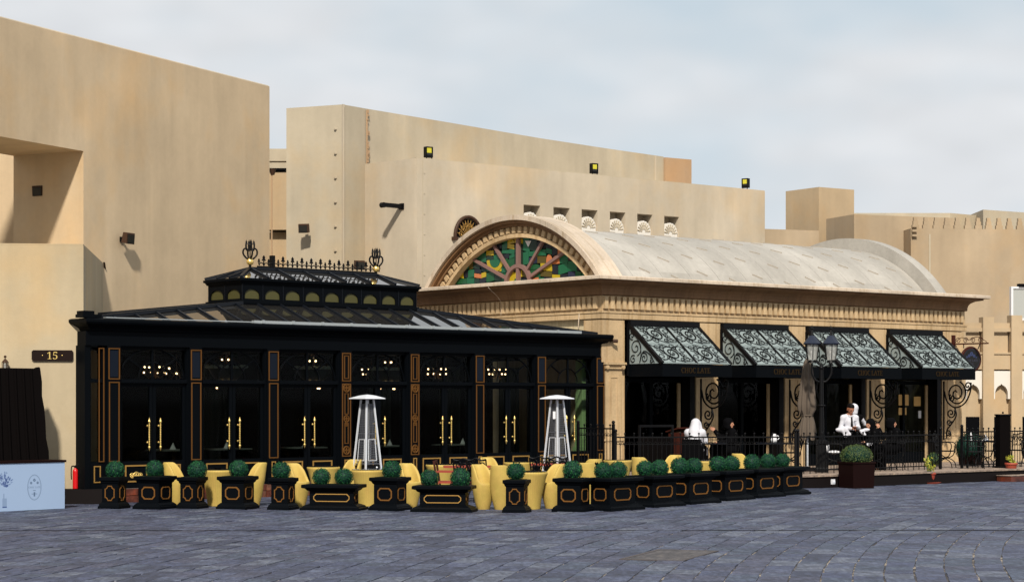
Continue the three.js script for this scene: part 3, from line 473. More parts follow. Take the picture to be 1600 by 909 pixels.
{ // hanging round sign at the far corner
  const g = thing('hanging_round_sign', 'round dark hanging sign with blue crest on scrolled iron arm', 'sign', S(14.0, 0, 0.12), SF.ry);
  part('arm', [bar([0, 3.83, 0], [0, 3.83, 1.3], 0.04, 0.04), BB(-0.05, 0.05, 3.1, 4.1, -0.04, 0.06)], M.wood, g);
  const sc = []; for (let k = 0; k < 4; k++) sc.push(tube(spiral(0.2 + k * 0.27, 3.93, 0.085, 1.4, k % 2 ? 0 : PI, k % 2 ? 1 : -1).map(([z, y]) => [0, y, z]), 0.011, 20, 4)); sc.push(tube(spiral(0.14, 3.66, 0.1, 1.4, 1.5, 1).map(([z, y]) => [0, y, z]), 0.011, 20, 4), tube([[0, 3.85, 0.06], [0, 4.02, 0.3], [0, 3.95, 0.6], [0, 4.03, 0.9], [0, 3.87, 1.25]], 0.01, 20, 4));
  part('scrollwork', MG(sc), M.wood, g);
  part('hanger', [rod([0, 3.82, 0.4], [0, 3.7, 0.4], 0.015), rod([0, 3.82, 1.0], [0, 3.66, 0.92], 0.015)], M.iron, g);
  const dx = 0, dy = 3.36, dz = 0.66;
  const board = part('board', [new THREE.CylinderGeometry(0.36, 0.36, 0.07, 40).rotateX(PI / 2)].map((h) => h.rotateY(-0.2).translate(dx, dy, dz)), M.wood, g);
  part('rim', new THREE.TorusGeometry(0.36, 0.035, 8, 44).rotateY(-0.2).translate(dx, dy, dz), M.wood, g);
  const face = canvasMat(256, 256, (c) => { c.fillStyle = '#05060b'; c.fillRect(0, 0, 256, 256); c.strokeStyle = '#39405c'; c.lineWidth = 3; c.beginPath(); c.arc(128, 128, 118, 0, 7); c.stroke(); c.fillStyle = '#3a4a7c'; for (const [x, y, r] of [[128, 62, 26], [92, 84, 20], [166, 84, 20], [60, 100, 13], [198, 100, 13]]) for (let k = 0; k < 7; k++) { c.beginPath(); c.arc(x + Math.cos(k * 0.9) * r * 0.6, y + Math.sin(k * 0.9) * r * 0.6, r * 0.36, 0, 7); c.fill(); } c.fillStyle = '#5c607a'; c.font = '34px serif'; c.textAlign = 'center'; c.fillText('CHOC LATE', 128, 150); c.fillRect(96, 172, 64, 3); }, { roughness: 0.9, color: lin(0.5, 0.5, 0.5) });
  part('crest', new THREE.CircleGeometry(0.33, 40).translate(0, 0, 0.038).rotateY(-0.2).translate(dx, dy, dz), face, g);
}

// ---------------------------------------------------------------- the black glazed conservatory
{
  const K = bld('black_conservatory', 'black conservatory with gilt lined doors and glazed lantern roof', CF.pos, CF.ry);
  const L = 15.33, Dp = -4.3, pc = [0.86, 2.88, 4.91, 6.94, 8.97, 11.01, 13.06, 15.12], pw = 0.31;
  part('back_wall', [BB(0.28, L, 0.3, 3.5, Dp - 0.15, Dp), BB(0.28, 0.34, 0.3, 3.5, Dp, -0.3)], M.dark, K);
  part('floor', BB(0.35, L, 0.0, 0.3, Dp, -0.06), M.dark, K);
  part('ceiling', [BB(0.35, L, 3.2, 3.3, Dp, -3.2), BB(0.35, L, 3.2, 3.3, -1.2, -0.15)], M.dark, K);
  // plinth of reddish blocks with pale joints
  const pl = part('plinth', BB(0.28, L, 0, 0.294, -0.3, -0.02), M.mortar, K);
  part('plinth_stone', BB(0.26, 0.62, 0.0, 0.297, -0.3, 0.03), M.darkStone, pl);
  const pv = [0, 1, 2].map((k) => wuv(BB(0, 0.395, 0, 0.135, -0.02, 0.03), k * 0.7, k * 1.1));
  for (let r = 0; r < 2; r++) for (let k = 0; k < 36; k++) { const s = part('plinth_stone', pv[(k + r) % 3], (k * 7 + r * 3) % 5 < 3 ? M.marbleRed : M.marble, pl); s.position.set(0.64 + k * 0.41 - (r ? 0.0 : 0.0), 0.003 + r * 0.148, rr(-0.003, 0.003)); }
  // beam and cornice
  part('beam', BB(0.2, L, 3.27, 3.56, -0.3, 0.04), M.black, K);
  part('cornice', ringLoft(0.3, L, Dp, 0.04, [[0.0, 3.56], [0.03, 3.57], [0.05, 3.62], [0.1, 3.66], [0.16, 3.70], [0.2, 3.71], [0.22, 3.75], [0.22, 3.80], [0.18, 3.82], [0, 3.83]], [1, 0.3, 1, 0]), M.black, K);
  part('gutter_flashing', [bar([0.6, 3.845, 0.12], [4.4, 3.845, 0.16], 0.12, 0.02), BB(4.5, 14.6, 3.832, 3.90, -0.2, -0.1), ...Array.from({ length: 12 }, (_, i) => BB(4.7 + i * 0.82, 4.76 + i * 0.82, 3.84, 3.91, -0.1, -0.06))], M.flash, K);
  part('end_block', [BB(0.04, 0.34, 3.832, 3.9, -0.1, 0.2), BB(0.06, 0.32, 3.902, 3.97, -0.08, 0.18), BB(0.34, 0.5, 3.832, 3.9, -0.05, 0.17)], M.black, K);
  // left end: plain corner and narrow side window
  part('corner_post', [BB(0.2, 0.33, 0.3, 3.27, -0.36, 0.0), BB(0.33, 0.69, 0.3, 0.86, -0.2, -0.02), BB(0.3, 0.36, 0.86, 3.27, -0.2, -0.03), BB(0.62, 0.69, 0.86, 3.27, -0.2, -0.03), BB(0.3, 0.69, 2.5, 2.58, -0.2, -0.02)], M.black, K);
  part('side_window', [BB(0.36, 0.62, 0.86, 2.5, -0.12, -0.11), BB(0.36, 0.62, 2.58, 3.27, -0.12, -0.11)], M.glass, K);
  const gf = (x0, x1, y0, y1, z, t = 0.022) => [BB(x0, x1, y1 - t, y1, z, z + 0.016), BB(x0, x1, y0, y0 + t, z, z + 0.016), BB(x0, x0 + t, y0 + t, y1 - t, z, z + 0.016), BB(x1 - t, x1, y0 + t, y1 - t, z, z + 0.016)];
  part('gilt_frame', gf(0.42, 0.58, 0.43, 0.78, -0.02), M.gold, K);
  const rosette = (x, y, r, z) => [new THREE.TorusGeometry(r, r * 0.16, 5, 18).translate(x, y, z), new THREE.SphereGeometry(r * 0.3, 8, 6).scale(1, 1, 0.4).translate(x, y, z), ...[0, 1, 2, 3].map((k) => new THREE.TorusGeometry(r * 0.42, r * 0.12, 4, 10).translate(x + r * 0.42 * Math.cos(k * PI / 2 + 0.78), y + r * 0.42 * Math.sin(k * PI / 2 + 0.78), z))];
  pc.forEach((x, i) => {
    const a = x - pw / 2, b = x + pw / 2;
    const p = part('pilaster', [BB(a - 0.04, b + 0.04, 0.3, 3.27, -0.28, -0.01), BB(a, b, 0.3, 3.27, -0.01, 0.05)], M.black, K);
    if (i === 3 || i === 4) {
      part('gilt_frame', [...gf(a + 0.03, b - 0.03, 2.57, 3.22, 0.051), ...gf(a + 0.09, b - 0.09, 2.63, 3.16, 0.051, 0.018), ...gf(a + 0.03, b - 0.03, 0.86, 2.52, 0.051, 0.022), ...gf(a + 0.1, b - 0.1, 1.15, 1.62, 0.051, 0.016), ...gf(a + 0.1, b - 0.1, 1.82, 2.3, 0.051, 0.016)], M.goldDim, p);
      part('gilt_rosette', [...rosette(x, 2.42, 0.09, 0.06), ...rosette(x, 1.72, 0.075, 0.06), ...rosette(x, 1.6, 0.05, 0.06), ...rosette(x, 1.0, 0.09, 0.06)], M.goldDim, p);
    } else {
      part('gilt_frame', [...gf(a + 0.02, b - 0.02, 2.57, 3.22, 0.051), ...gf(a + 0.03, b - 0.03, 0.86, 2.52, 0.051)], M.goldDim, p);
      part('blue_inlay', BB(a + 0.06, b - 0.06, 2.62, 3.17, 0.051, 0.056), phy([0.006, 0.009, 0.016], { roughness: 0.5, specularIntensity: 0.15 }), p);
    }
    part('gilt_base_frame', gf(a + 0.1, b - 0.1, 0.45, 0.79, 0.051), M.gold, p);
    if (i === 0) part('gilt_frame', gf(a - 0.18, a - 0.05, 0.86, 3.22, -0.005, 0.02), M.goldDim, p);
  });
  for (let i = 0; i < 7; i++) {
    const a = pc[i] + pw / 2 + 0.04, b = pc[i + 1] - pw / 2 - 0.04, c = (a + b) / 2;
    part('transom', BB(a, b, 2.5, 2.58, -0.16, 0.01), M.black, K);
    const fan = part('fanlight', [bar([c, 2.58, -0.09], [c, 3.27, -0.09], 0.04, 0.05), tube(arc(c, 2.6, (b - a) / 2 - 0.03, 0.62, 0, PI, 28).map((p) => [p[0], p[1], -0.09]), 0.018, 28, 5), tube(arc(c, 2.6, 0.34, 0.34, 0, PI, 18).map((p) => [p[0], p[1], -0.09]), 0.015, 18, 5), ...[40, 140].map((d) => bar([c + 0.34 * Math.cos(d * D2R), 2.6 + 0.34 * Math.sin(d * D2R), -0.09], [c + 0.78 * Math.cos(d * D2R), 2.6 + 0.66 * Math.sin(d * D2R), -0.09], 0.025, 0.03)), BB(a, b, 3.2, 3.27, -0.14, -0.05)], M.black, K);
    part('pane', BB(a, b, 2.58, 3.2, -0.105, -0.1), M.glass, fan);
    for (const s of [0, 1]) {
      const u = s ? c + 0.008 : a, v = s ? b : c - 0.008, d = part('door', [BB(u, v, 0.3, 0.86, -0.13, -0.06), BB(u, u + 0.07, 0.86, 2.5, -0.13, -0.06), BB(v - 0.07, v, 0.86, 2.5, -0.13, -0.06), BB(u + 0.07, v - 0.07, 2.42, 2.5, -0.13, -0.06)], M.black, K);
      part('pane', BB(u + 0.07, v - 0.07, 0.86, 2.42, -0.1, -0.093), M.glass, d);
      part('gilt_panel', gf(u + 0.13, v - 0.13, 0.42, 0.78, -0.059, 0.03), M.gold, d);
      if (i === 0 && s === 0) part('gilt_ornament', [...rosette((u + v) / 2, 0.56, 0.07, -0.05), ...rosette((u + v) / 2 - 0.1, 0.56, 0.05, -0.05), ...rosette((u + v) / 2 + 0.1, 0.56, 0.05, -0.05)], M.goldBright, d);
      const hx = s ? u + 0.13 : v - 0.13, hd = [rod([hx, 1.16, 0.02], [hx, 1.68, 0.02], 0.012, 0.012, 8), new THREE.SphereGeometry(0.028, 8, 6).translate(hx, 1.69, 0.02), new THREE.SphereGeometry(0.028, 8, 6).translate(hx, 1.15, 0.02), new THREE.ConeGeometry(0.022, 0.07, 8).translate(hx, 1.74, 0.02), new THREE.ConeGeometry(0.022, 0.07, 8).rotateX(PI).translate(hx, 1.10, 0.02)];
      for (let k = 0; k < 9; k++) hd.push(new THREE.TorusGeometry(0.014, 0.007, 4, 8).rotateX(PI / 2 + 0.5).translate(hx, 1.22 + k * 0.05, 0.02));
      for (const y of [1.25, 1.6]) hd.push(rod([hx, y, 0.02], [hx, y, -0.06], 0.012), new THREE.SphereGeometry(0.022, 6, 5).translate(hx, y, -0.055));
      part('handle', MG(hd), M.goldBright, d);
    }
  }
  // hipped glass roof round the lantern
  const ev = [0.4, 15.2, -0.12, Dp + 0.1, 3.80], up = [5.14, 10.3, -1.5, -2.85, 4.33];
  const E4 = { a: [ev[0], ev[2]], b: [ev[1], ev[2]], c: [ev[1], ev[3]], d: [ev[0], ev[3]] }, U4 = { a: [up[0], up[2]], b: [up[1], up[2]], c: [up[1], up[3]], d: [up[0], up[3]] };
  const hips = [bar([ev[0], 3.84, ev[2]], [up[0], 4.36, up[2]], 0.1, 0.08), bar([ev[1], 3.84, ev[2]], [up[1], 4.36, up[2]], 0.1, 0.08), bar([ev[0], 3.84, ev[3]], [up[0], 4.36, up[3]], 0.1, 0.08), bar([ev[1], 3.84, ev[3]], [up[1], 4.36, up[3]], 0.1, 0.08)], roof = part('glass_roof', ringLoft(ev[0], ev[1], ev[3], ev[2], [[0.02, 3.77], [0.02, 3.80]]), M.roofBar, K); for (const h of hips) part('hip_bar', h, M.roofBar, roof);
  function slope(poly, axis, step, yOf, barM, parent, w = 0.045, y2 = 0.02) { // panes between bars at constant `axis`
    const lo = Math.min(...poly.map((p) => p[axis])), hi = Math.max(...poly.map((p) => p[axis])), n = Math.round((hi - lo) / step), bars = [];
    for (let k = 0; k < n; k++) {
      const s0 = lo + ((hi - lo) * k) / n, s1 = lo + ((hi - lo) * (k + 1)) / n; let q = axis === 0 ? clip(clip(poly, 1, 0, s1 - w / 2), -1, 0, -(s0 + w / 2)) : clip(clip(poly, 0, 1, s1 - w / 2), 0, -1, -(s0 + w / 2));
      if (q.length > 2) { const f = polyFace(q.map(([x, z]) => [x, yOf(x, z), z])); part('roof_pane', f, M.mirror, parent); }
      if (k) { const line = poly.flatMap((p, i) => { const r = poly[(i + 1) % poly.length], d0 = p[axis] - s0, d1 = r[axis] - s0; if (d0 * d1 > 0 || d0 === d1) return []; const t = d0 / (d0 - d1); return [[p[0] + t * (r[0] - p[0]), p[1] + t * (r[1] - p[1])]]; }); if (line.length >= 2) bars.push(bar([line[0][0], yOf(...line[0]) + y2, line[0][1]], [line.at(-1)[0], yOf(...line.at(-1)) + y2, line.at(-1)[1]], w, 0.06)); }
    }
    for (const b of bars) part('roof_bar', b, barM, parent);
  }
  const lerpY = (v, a, b) => ev[4] + ((v - a) / (b - a)) * (up[4] - ev[4]);
  slope([E4.a, E4.b, U4.b, U4.a], 0, 0.64, (x, z) => lerpY(z, ev[2], up[2]), M.roofBar, roof);
  slope([E4.d, E4.c, U4.c, U4.d], 0, 1.2, (x, z) => lerpY(z, ev[3], up[3]), M.roofBar, roof);
  slope([E4.a, U4.a, U4.d, E4.d], 1, 0.55, (x) => lerpY(x, ev[0], up[0]), M.roofBar, roof);
  slope([E4.b, U4.b, U4.c, E4.c], 1, 0.55, (x) => lerpY(x, ev[1], up[1]), M.roofBar, roof);
  // lantern
  const [lx0, lx1, lz1, lz0] = [5.14, 10.3, -1.5, -2.85], ly0 = 4.36, ly1 = 4.80;
  const lan = part('roof_lantern', [BB(lx0 + 0.04, lx1 - 0.04, 4.2, ly1, lz0 + 0.04, lz0 + 0.1), ringLoft(lx0, lx1, lz0, lz1, [[0.04, 4.32], [0.05, 4.36], [0.05, 4.42], [0.0, 4.43]]), ringLoft(lx0, lx1, lz0, lz1, [[0, 4.79], [0.03, 4.80], [0.06, 4.86], [0.09, 4.87], [0.09, 4.92], [0, 4.93]])], M.black, K);
  const lw = (w) => extr([[0, 0], [w, 0], [w, 0.36], [0, 0.36]], 0.04, [[[0.08, 0.03], [w - 0.08, 0.03], ...arc(w / 2, 0.1, w / 2 - 0.08, 0.15, 0, PI, 12)]]);
  const lwin = (w) => wuv(lw(w)), mk = (w, x, z, ry) => { const f = part('lantern_window', lwin(w), M.black, lan); f.position.set(x, ly0 + 0.07, z); f.rotation.y = ry; const pn = part('pane', BB(0.03, w - 0.03, 0.02, 0.32, 0.005, 0.012), M.olive, f); const fr = part('window_trim', [BB(0.0, w, 0.362, 0.372, 0.02, 0.05), BB(0, 0.012, 0, 0.36, 0.04, 0.05)], M.roofBar, f); };
  for (let k = 0; k < 9; k++) mk((lx1 - lx0) / 9, lx0 + (k * (lx1 - lx0)) / 9, lz1 - 0.04, 0);
  for (let k = 0; k < 2; k++) { mk(1.35 / 2, lx0 + 0.04, lz0 + (k * 1.35) / 2, -PI / 2); mk(1.35 / 2, lx1 - 0.04, lz1 - (k * 1.35) / 2, PI / 2); }
  const la = [lx0 - 0.06, lx1 + 0.06, lz1 + 0.06, lz0 - 0.06, 4.93], zm = (lz0 + lz1) / 2, rg = [5.84, 9.6, 5.19];
  const cap = part('lantern_roof', [...[[la[0], la[2], rg[0]], [la[0], la[3], rg[0]], [la[1], la[2], rg[1]], [la[1], la[3], rg[1]]].map(([x, z, r]) => bar([x, 4.95, z], [r, rg[2] + 0.02, zm], 0.07, 0.06)), BB(rg[0], rg[1], rg[2] - 0.01, rg[2] + 0.05, zm - 0.05, zm + 0.05)], M.roofBar, lan);
  const cy = (z) => la[4] + (1 - Math.abs(z - zm) / (la[2] - zm)) * (rg[2] - la[4]);
  slope([[la[0], la[2]], [la[1], la[2]], [rg[1], zm], [rg[0], zm]], 0, 0.75, (x, z) => cy(z), M.roofBar, cap);
  slope([[la[0], la[3]], [la[1], la[3]], [rg[1], zm], [rg[0], zm]], 0, 0.75, (x, z) => cy(z), M.roofBar, cap);
  slope([[la[0], la[2]], [rg[0], zm], [la[0], la[3]]], 1, 0.45, (x) => la[4] + ((x - la[0]) / (rg[0] - la[0])) * (rg[2] - la[4]), M.roofBar, cap);
  slope([[la[1], la[2]], [rg[1], zm], [la[1], la[3]]], 1, 0.45, (x) => la[4] + ((la[1] - x) / (la[1] - rg[1])) * (rg[2] - la[4]), M.roofBar, cap);
  // cresting
  const cr = part('roof_cresting', [bar([rg[0] + 0.2, rg[2] + 0.07, zm], [rg[1] - 0.05, rg[2] + 0.07, zm], 0.025, 0.03), ...Array.from({ length: 26 }, (_, k) => tube(arc(rg[0] + 0.32 + k * 0.138, rg[2] + 0.09, 0.062, 0.07, 0, PI, 8).map((p) => [p[0], p[1], zm]), 0.012, 8, 4))], M.iron, lan);
  const spike = (h) => { const w = h * 0.36; return profZ([[-0.012, 0], [-0.012, h * 0.45], [-w * 0.55, h * 0.42], [-w * 0.62, h * 0.55], [-w * 0.3, h * 0.62], [-w * 0.42, h * 0.78], [0, h], [w * 0.42, h * 0.78], [w * 0.3, h * 0.62], [w * 0.62, h * 0.55], [w * 0.55, h * 0.42], [0.012, h * 0.45], [0.012, 0]], -0.01, 0.01); };
  const big = spike(0.23), small = spike(0.15);
  for (let k = 0; k < 27; k++) { const s = part('crest_spike', k % 2 ? big : small, M.iron, cr); s.position.set(rg[0] + 0.25 + k * 0.138, rg[2] + 0.11, zm); }
  for (const [fx, fy] of [[rg[0] + 0.0, 0.09], [rg[1] - 0.02, 0.04]]) { // lyre finials on gilt balls
    const f = part('roof_finial', [rod([fx, rg[2], zm], [fx, rg[2] + 0.12, zm], 0.03), rod([fx, rg[2] + 0.2, zm], [fx, rg[2] + 0.68, zm], 0.012), new THREE.ConeGeometry(0.03, 0.1, 6).translate(fx, rg[2] + 0.6, zm),
      ...[0, 1, 2, 3].map((k) => { const ca = Math.cos(k * PI / 2 + 0.3), sa = Math.sin(k * PI / 2 + 0.3); return tube([[0.0, 0.2], [0.1, 0.26], [0.17, 0.36], [0.15, 0.46], [0.08, 0.47], [0.07, 0.41], [0.1, 0.52], [0.09, 0.64]].map(([r, y]) => [fx + r * ca, rg[2] + y, zm + r * sa]), 0.022, 26, 5); }),
      ...[0, 1, 2, 3].map((k) => { const ca = Math.cos(k * PI / 2 + 0.3), sa = Math.sin(k * PI / 2 + 0.3); return new THREE.ConeGeometry(0.03, 0.12, 6).translate(fx + 0.09 * ca, rg[2] + 0.63, zm + 0.09 * sa); })], M.iron, lan);
    part('gilt_ball', new THREE.SphereGeometry(0.085, 16, 12).translate(fx, rg[2] + 0.17, zm), M.goldBright, f);
  }
  part('flue_pipe', BB(7.12, 7.22, 4.9, 5.62, -3.2, -3.1), M.iron, K);
  // what can be made out through the glass
  part('inner_column', [BB(14.96, 15.3, 0.3, 0.95, -0.8, -0.46), BB(15.0, 15.3, 0.95, 1.15, -0.77, -0.5), ...Array.from({ length: 6 }, (_, k) => new THREE.CylinderGeometry(0.026, 0.026, 2.1, 8).translate(15.04 + k * 0.045, 2.2, -0.53)), BB(15.02, 15.29, 1.15, 3.2, -0.76, -0.54)], M.columnGreen, K);
  for (const [x, z] of [[9.6, -2.4], [12.05, -2.6], [14.1, -2.6], [5.3, -3.2]]) part('curtain', [0, 1, 2, 3, 4, 5].map((k) => new THREE.CylinderGeometry(0.06, 0.075, 2.6, 8).translate(x + k * 0.1, 1.7, z + (k % 2) * 0.05)), M.curtain, K);
}
// chandeliers and laid tables behind the glass
{
  const place = (x, z, y = 0) => C(x, y, z), bulbs = (g, pts) => { for (const p of pts) part('bulb', new THREE.SphereGeometry(0.021, 8, 6).translate(...p), M.bulb, g); };
  const lampAt = (g, y, power) => { const l = new THREE.PointLight(new THREE.Color(1, 0.62, 0.3), power, 6); l.position.set(0, y, 0); l.castShadow = true; l.name = 'candle_light'; g.add(l); };
  const small = (x, z, y, label) => {
    const g = thing('candle_chandelier', label, 'chandelier', place(x, z, y), 0, 'small candle chandeliers inside the conservatory'); const pts = [], arms = [rod([0, 0.1, 0], [0, Math.max(0.3, 3.2 - y), 0], 0.01)];
    for (let k = 0; k < 8; k++) { const a = k * PI / 4 + x; const p = [0.24 * Math.cos(a), k % 2 ? 0.12 : 0, 0.24 * Math.sin(a)]; pts.push(p); arms.push(tube([[0, 0.1, 0], [p[0] * 0.5, p[1] - 0.12, p[2] * 0.5], [p[0], p[1] - 0.03, p[2]]], 0.01, 8, 4)); }
    part('frame', MG(arms), M.bronze, g); bulbs(g, pts); lampAt(g, -0.14, 0.12);
  };
  small(3.26, -2.2, 2.76, 'small lit candle chandelier behind the first door pair from the left'); small(4.56, -3.3, 2.76, 'small lit candle chandelier just left of the second pilaster'); small(10.4, -3.4, 2.8, 'small lit candle chandelier left of the shell chandelier above the left heater'); small(11.3, -1.9, 2.8, 'small lit candle chandelier behind the fifth door pair'); small(13.6, -2.2, 2.82, 'small lit candle chandelier behind the sixth door pair'); 
  const shell = (x, z, label) => {
    const y = 2.7, g = thing('shell_chandelier', label, 'chandelier', place(x, z, y), 0, 'large glass bowl chandeliers inside the conservatory'), pts = [];
    part('bowl', [new THREE.LatheGeometry([[0.02, -0.2], [0.16, -0.16], [0.32, -0.02], [0.42, 0.16], [0.40, 0.16], [0.3, 0.0], [0.15, -0.13], [0.02, -0.17]].map((p) => new THREE.Vector2(...p)), 24)], std([0.035, 0.04, 0.035], { roughness: 0.3 }), g);
    part('rim', Array.from({ length: 22 }, (_, k) => new THREE.SphereGeometry(0.055, 8, 6).scale(1, 0.8, 1).translate(0.44 * Math.cos(k * PI / 11), 0.2, 0.44 * Math.sin(k * PI / 11))), M.crystal, g);
    part('stem', [rod([0, -0.1, 0], [0, 0.6, 0], 0.02), ...[0, 1, 2, 3].map((k) => rod([0, 0.55, 0], [0.4 * Math.cos(k * 1.57), 0.18, 0.4 * Math.sin(k * 1.57)], 0.008))], M.bronze, g);
    for (let k = 0; k < 6; k++) { pts.push([0.22 * Math.cos(k * 1.05), -0.22 - (k % 2) * 0.06, 0.22 * Math.sin(k * 1.05)]); if (k % 2) pts.push([0.1 * Math.cos(k), 0.36, 0.1 * Math.sin(k)]); }
    bulbs(g, pts); lampAt(g, 0.42, 1.6); 
  };
  shell(4.79, -1.6, 'large pale rimmed bowl chandelier behind the second door pair'); shell(7.18, -1.5, 'large pale rimmed bowl chandelier left of the ornate left pilaster'); shell(9.45, -1.5, 'large pale rimmed bowl chandelier above the left patio heater');
  [[2.95, 'first'], [4.3, 'second'], [6.4, 'third'], [8.85, 'fourth'], [11.1, 'fifth']].forEach(([x, o], i) => {
    const t = thing('inside_table', `dark table with white napkin seen through the ${o} door pair from the left`, 'table', place(x, -0.95, 0.3), CF.ry);
    part('top', BB(-0.5, 0.5, 0.74, 0.77, -0.35, 0.35), std([0.09, 0.1, 0.09], { roughness: 0.3 }), t); part('leg', BB(-0.06, 0.06, 0, 0.74, -0.06, 0.06), M.dark, t); part('foot', BB(-0.3, 0.3, 0, 0.03, -0.3, 0.3), M.dark, t);
    const n = thing('folded_napkin', `white folded napkin on the table behind the ${o} door pair`, 'napkin', place(x - 0.1 + 0.05 * i, -0.8, 1.072), CF.ry); part('cloth', new THREE.ConeGeometry(0.09, 0.15, 4).translate(0, 0.075, 0), std([0.25, 0.26, 0.25]), n);
  });
}

// ---------------------------------------------------------------- things on the walls
const dirOf = (ry, n) => V(Math.sin(ry), 0, Math.cos(ry));
{
  const flood = (pos, ry, label) => { // wall floodlight: bracket on the wall, tilted head
    const g = thing('wall_floodlight', label, 'floodlight', pos, ry, 'floodlights fixed to the stucco walls');
    part('bracket', [BB(-0.05, 0.05, -0.06, 0.06, 0, 0.04), bar([0, 0, 0.02], [0, 0.02, 0.16], 0.05, 0.05)], M.iron, g);
    const hd = part('housing', [wuv(extr([[-0.08, -0.1], [0.08, -0.14], [0.1, 0.12], [-0.02, 0.14]], 0.3).translate(0, 0, -0.15).rotateY(-PI / 2).translate(0, 0.02, 0.2))], M.bronze, g);
    part('lens', new THREE.BoxGeometry(0.25, 0.2, 0.012).rotateX(0.08).translate(0, 0, 0.3), M.lens, hd);
    return g;
  };
  const WL = (t, y) => { const a = Math.atan2(9.64, 4.71); return [-11.18 + t * Math.cos(a), y, -44.03 - t * Math.sin(a)]; }, ra = Math.atan2(9.64, 4.71);
  flood(WL(4.28, 5.96), ra, 'bronze floodlight halfway along the tall plain left wall');
  flood([-11.0, 7.02, -47.45], ra - PI / 2, 'floodlight on the side wall inside the deep square opening');
  flood([(478 - 800) / 3150 * 59.95, 7.22, -59.9], SF.ry - 0.87, 'floodlight on the pale upper block above the roof lantern');
  flood([(558 - 800) / 3150 * 59.5, 6.1, -59.4], SF.ry - 0.3, 'brown floodlight low on the wall just behind the right roof finial');
  const led = (x, z, ry, label) => {
    const g = thing('parapet_floodlight', label, 'floodlight', S(x, 9.27, z), SF.ry + ry, 'yellow faced floodlights along the parapet');
    part('stand', [bar([-0.1, 0, 0], [-0.1, 0.12, 0], 0.03, 0.03), bar([0.1, 0, 0], [0.1, 0.12, 0], 0.03, 0.03)], M.iron, g);
    const h = part('housing', [BB(-0.13, 0.13, 0.05, 0.4, -0.14, 0), BB(-0.13, -0.11, 0.05, 0.4, 0, 0.03), BB(0.11, 0.13, 0.05, 0.4, 0, 0.03), BB(-0.13, 0.13, 0.38, 0.4, 0, 0.03), BB(-0.13, 0.13, 0.05, 0.12, 0, 0.03), ...[0, 1, 2, 3].map((k) => BB(-0.12 + k * 0.07, -0.1 + k * 0.07, 0.08, 0.38, -0.12, -0.08))], M.iron, g);
    part('led_panel', BB(-0.085, 0.085, 0.2, 0.36, 0.001, 0.012), M.led, h); part('reflector', BB(-0.09, 0.09, 0.13, 0.195, 0.001, 0.01), M.lens, h); g.scale.setScalar(0.9);
  };
  led(1.3, -9.1, -0.1, 'yellow faced floodlight on the parapet corner, leftmost of three'); led(7.84, -9.1, -0.1, 'yellow faced floodlight in the middle of the long parapet'); led(14.61, -9.1, -1.35, 'yellow faced floodlight turned sideways near the right end of the parapet');
  const sp = thing('roof_water_spout', 'black rainwater spout jutting from the left face of the middle building', 'water spout', S(0.62, 7.86, -9.55), SF.ry);
  part('spout', [bar([0, 0, 0], [-0.66, 0.01, 0], 0.13, 0.12), new THREE.CylinderGeometry(0.08, 0.08, 0.14, 12).rotateX(PI / 2).translate(-0.68, -0.0, 0)], M.iron, sp); part('bracket', [BB(-0.02, 0.03, -0.09, 0.09, -0.1, 0.1)], M.iron, sp);
  const cam = thing('security_camera', 'small wall camera with cable on the café corner pilaster', 'camera', S(0.2, 3.68, 0.1), SF.ry);
  part('mount', [rod([0, 0, 0], [0, 0, 0.12], 0.03), new THREE.CylinderGeometry(0.05, 0.05, 0.03, 10).rotateX(PI / 2)], M.bronze, cam); part('body', [new THREE.CylinderGeometry(0.045, 0.05, 0.13, 10).rotateZ(PI / 2).rotateY(-0.5).translate(0.04, -0.02, 0.13)], M.bronze, cam); part('cable', tube([[-0.3, -0.04, 0], [-0.15, -0.04, 0.02], [0, 0, 0.03]], 0.012, 8, 4), M.iron, cam);
  const sg = thing('number_sign', 'dark bronze plate numbered 15 on the cream block', 'number sign', [(85 - 800) / 3150 * 41.85, 3.06, -41.63], 0.13);
  { const pts = [[-0.42, -0.08], [-0.39, -0.11], [0.39, -0.11], [0.42, -0.08], [0.42, 0.08], [0.39, 0.11], [-0.39, 0.11], [-0.42, 0.08]]; part('plate', profZ(pts, 0, 0.04), phy([0.012, 0.006, 0.005], { roughness: 0.5, specularIntensity: 0.15 }), sg); part('numerals', text('15', 0.15, 0.012).translate(0, 0, 0.041), M.goldBright, sg); part('studs', [-0.2, 0.2].map((x) => new THREE.SphereGeometry(0.014, 8, 6).translate(x, 0, 0.045)), M.goldBright, sg); }
  const sc = thing('wall_lantern', 'small bronze wall lantern above the black drape at left edge', 'lantern', [(6 - 800) / 3150 * 41.4, 2.78, -41.5], 0.13);
  part('glass', new THREE.CylinderGeometry(0.05, 0.045, 0.13, 8).translate(0, 0.07, 0.1), M.lampGlass, sc); part('frame', [new THREE.CylinderGeometry(0.065, 0.065, 0.03, 8).translate(0, 0.0, 0.1), new THREE.ConeGeometry(0.075, 0.09, 8).translate(0, 0.18, 0.1), new THREE.SphereGeometry(0.03, 8, 6).translate(0, 0.25, 0.1), BB(-0.04, 0.04, -0.1, 0.1, -0.04, 0.02), bar([0, -0.05, 0], [0, -0.02, 0.1], 0.02, 0.02), ...[0, 1, 2, 3, 4, 5].map((k) => rod([0.058 * Math.cos(k * 1.05), 0, 0.1 + 0.058 * Math.sin(k * 1.05)], [0.062 * Math.cos(k * 1.05), 0.14, 0.1 + 0.062 * Math.sin(k * 1.05)], 0.007))], M.bronze, sc);
}
